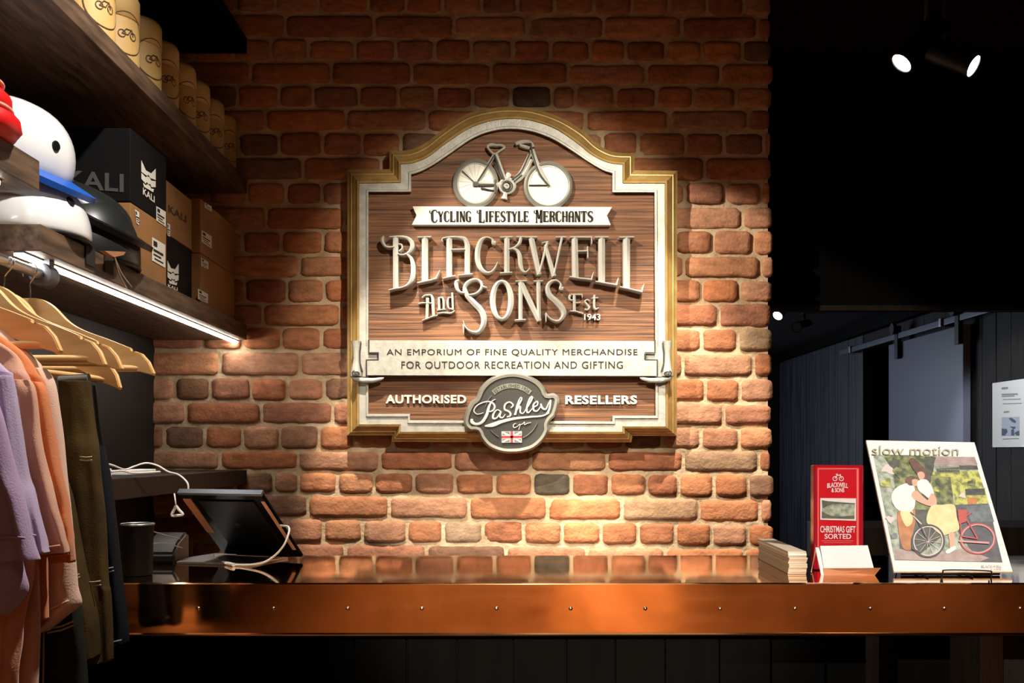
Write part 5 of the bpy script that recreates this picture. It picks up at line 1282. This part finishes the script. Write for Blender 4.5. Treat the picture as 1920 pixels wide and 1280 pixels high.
for bx_, by_, rr_, kk_ in ((250, 300, 50, 'pale'), (230, 420, 44, 'sunlit'), (300, 260, 40, 'dark'), (520, 480, 30, 'leaves'), (700, 430, 46, 'leaves'), (860, 380, 40, 'sunlit'), (940, 420, 34, 'leaves'), (860, 520, 26, 'pale'), (640, 470, 26, 'sunlit'), (330, 330, 40, 'leaves'), (260, 720, 30, 'pale'), (290, 860, 26, 'bluegrey')):
    ms(kk_, [(bx_ + rr_ * (1 + 0.35 * math.sin(i * 2.3 + bx_)) * math.cos(R(i * 40)), by_ + rr_ * (1 + 0.35 * math.cos(i * 1.7 + by_)) * math.sin(R(i * 40))) for i in range(9)], True)
# the leaning man
ms('trouser', [(330, 640), (450, 620), (470, 720), (450, 840), (440, 960), (370, 960), (330, 820)], True); ms('skirt', [(350, 650), (440, 640), (445, 740), (400, 780), (360, 720)], True)
ms('shirt', [(270, 550), (300, 470), (380, 425), (450, 430), (470, 520), (450, 640), (330, 645)], True)
ms('hair', [(388, 400), (410, 368), (450, 362), (478, 385), (470, 430), (420, 440)], True); ms('skin', [(440, 398), (478, 388), (500, 410), (496, 432), (455, 448)], True)
# the woman
ms('hair', [(420, 225), (455, 215), (500, 250), (545, 300), (572, 345), (560, 395), (510, 385), (470, 330), (435, 280)], True); ms('skin', [(486, 340), (520, 325), (545, 345), (540, 380), (505, 392)], True)
ms('shirt', [(490, 405), (555, 390), (600, 440), (622, 505), (605, 560), (545, 520), (490, 470)], True); ms('skin', [(604, 505), (640, 540), (640, 600), (570, 585)], True)
ms('skin', [(440, 505), (480, 485), (560, 555), (625, 590), (600, 612), (520, 588), (450, 545)], True)
ms('skirt', [(600, 612), (690, 600), (790, 602), (812, 700), (832, 800), (760, 835), (690, 850), (610, 790), (560, 730)], True)
ms('skin', [(745, 838), (788, 830), (796, 890), (790, 950), (757, 960), (750, 900)], True); ms('shirt', [(720, 985), (760, 955), (795, 940), (800, 968), (740, 1005)], True)
# two bicycles
mring('tyre', 575, 900, 140, 140, 14); mring('pale', 575, 900, 124, 124, 9); mring('redbike', 985, 880, 150, 130, 7); mring('pinkrim', 985, 880, 142, 122, 12)
for a in range(0, 180, 30):
    ca, sa = math.cos(R(a + 8)), math.sin(R(a + 8)); mline('pale', [(575 - 114 * ca, 900 - 114 * sa), (575 + 114 * ca, 900 + 114 * sa)], 3)
mline('tyre', [(575, 900), (470, 700), (430, 660)], 10); mline('tyre', [(440, 880), (440, 960), (520, 1000)], 12); mline('pale', [(450, 690), (520, 760)], 10)
mline('redbike', [(985, 880), (880, 700), (820, 680)], 12); mline('redbike', [(880, 700), (940, 660)], 12); mline('redbike', [(840, 720), (850, 860), (985, 880)], 10); mline('pinkrim', [(830, 900), (1080, 915)], 16); mline('pinkrim', [(880, 950), (960, 1000)], 8)
ms('redbike', [(820, 640), (900, 640), (890, 740), (830, 760)])
obj('printed_photo', bm, [PM[k] for k in PK], t)
bm = bmesh.new(); mg_ = mat('olive_grey_title_ink', C(176, 172, 138), 0.6)
text(bm, 'slow motion', lambda u, v: Mg(112 + (828 - 112) * u, 188 - 78 * v + 4 * u, 0.0026), bold=0.0)
text(bm, 'BLACKWELL', lambda u, v: Mg(1015 + 170 * u, 1122 - 22 * v, 0.0012)); text(bm, '& SONS', lambda u, v: Mg(1090 + 90 * u, 1142 - 14 * v, 0.0012))
for y_ in (288, 318, 340): text(bm, 'CYCLING AT THE PACE OF LIFE', lambda u, v: Mg(640 + 190 * u, y_ - 14 * v, 0.0026))
obj('title_lettering', bm, mg_, t)
t = thing('wire_easel', 'thin black wire easel holding up the white magazine cover', 'easel', (0.81, 1.86 - D, ZT))
yf = 1.84 - D
lp = [PZ(1764, 1088, ZT + .002), P(1765, 1084, yf), P(1768, 1072, yf - .002), P(1772, 1068.5, yf - .002), P(1815, 1068.5, yf - .002), P(1855, 1070, yf - .002), P(1859, 1074, yf - .002), P(1856, 1087, yf), PZ(1854, 1089, ZT + .002)]
bm = bmesh.new(); tube(bm, catmull([tuple(p) for p in lp], 4), 0.0013, 8); obj('front_loop', bm, M['black_metal'], t, True)
for x in (lp[0].x, lp[-1].x):
    bm = bmesh.new(); tube(bm, [(x, yf - 0.002, ZT + .002), (x, 1.985 - D, ZT + .002), (x, 2.05 - D, ZT + .16)], 0.0013, 8); obj('back_leg', bm, M['black_metal'], t, True)
bm = bmesh.new(); tube(bm, [(0.72, 1.875 - D, ZT + .004), (0.90, 1.875 - D, ZT + .004)], 0.0035, 8); obj('rest_bar', bm, M['black_metal'], t, True)

# ================================================================== SPOT LAMPS
def lamp(label, face_px, tail_px, d0, d1, r, ln_mat='lamp_face', group='black track spot lamps', stem=None):
    a, b = P(*face_px, d0 - D), P(*tail_px, d1 - D); ax = (a - b).normalized(); L_ = (a - b).length
    t = thing('spot_lamp', label, 'lamp', tuple(b), group)
    mtx = Matrix.Translation(b) @ ax.to_track_quat('Z', 'Y').to_matrix().to_4x4()
    bm = bmesh.new(); lathe(bm, [(r * 0.5, 0), (r * 0.95, L_ * 0.06), (r, L_ * 0.12), (r, L_ * 0.97), (r * 1.05, L_ * 0.98), (r * 1.05, L_), (r * 0.93, L_), (r * 0.9, L_ * 0.96)], seg=28)
    bmesh.ops.transform(bm, matrix=mtx, verts=bm.verts); obj('housing', bm, M['black_metal'], t, True, angle=35)
    bm = bmesh.new(); lathe(bm, [(0.0005, L_ * 0.982), (r * 0.92, L_ * 0.982), (r * 0.92, L_ * 0.975)], seg=28)
    bmesh.ops.transform(bm, matrix=mtx, verts=bm.verts); obj('lens', bm, M[ln_mat], t)
    if stem:
        m_ = b + ax * L_ * 0.35
        bm = bmesh.new(); tube(bm, [m_, m_ + Vector((0, 0, stem * 0.4)), Vector((m_.x, m_.y, m_.z + stem))], 0.007, 10); obj('stem', bm, M['black_metal'], t, True)
        bm = bmesh.new(); box(bm, m_.x - 0.02, m_.x + 0.02, m_.y - 0.05, m_.y + 0.05, m_.z + stem, m_.z + stem + 0.03, bev=0.002); obj('track_adapter', bm, M['black_metal'], t)
    return t
lamp('left one of the pair of lit spot lamps at top right, aimed left', (1690, 119), (1764, 38), 2.56, 2.575, 0.029, stem=0.36)
lamp('right one of the pair of lit spot lamps at top right, aimed right', (1826, 124), (1742, 92), 2.63, 2.70, 0.029, stem=0.42)
lamp('small lit spot lamp under the low ceiling beside the brick wall edge', (1458, 592), (1474, 572), 5.0, 5.05, 0.026, stem=0.06)
lamp('small dim spot lamp under the low ceiling, second from brick wall edge', (1494, 613), (1516, 607), 5.6, 5.75, 0.028, 'steel', stem=0.06)
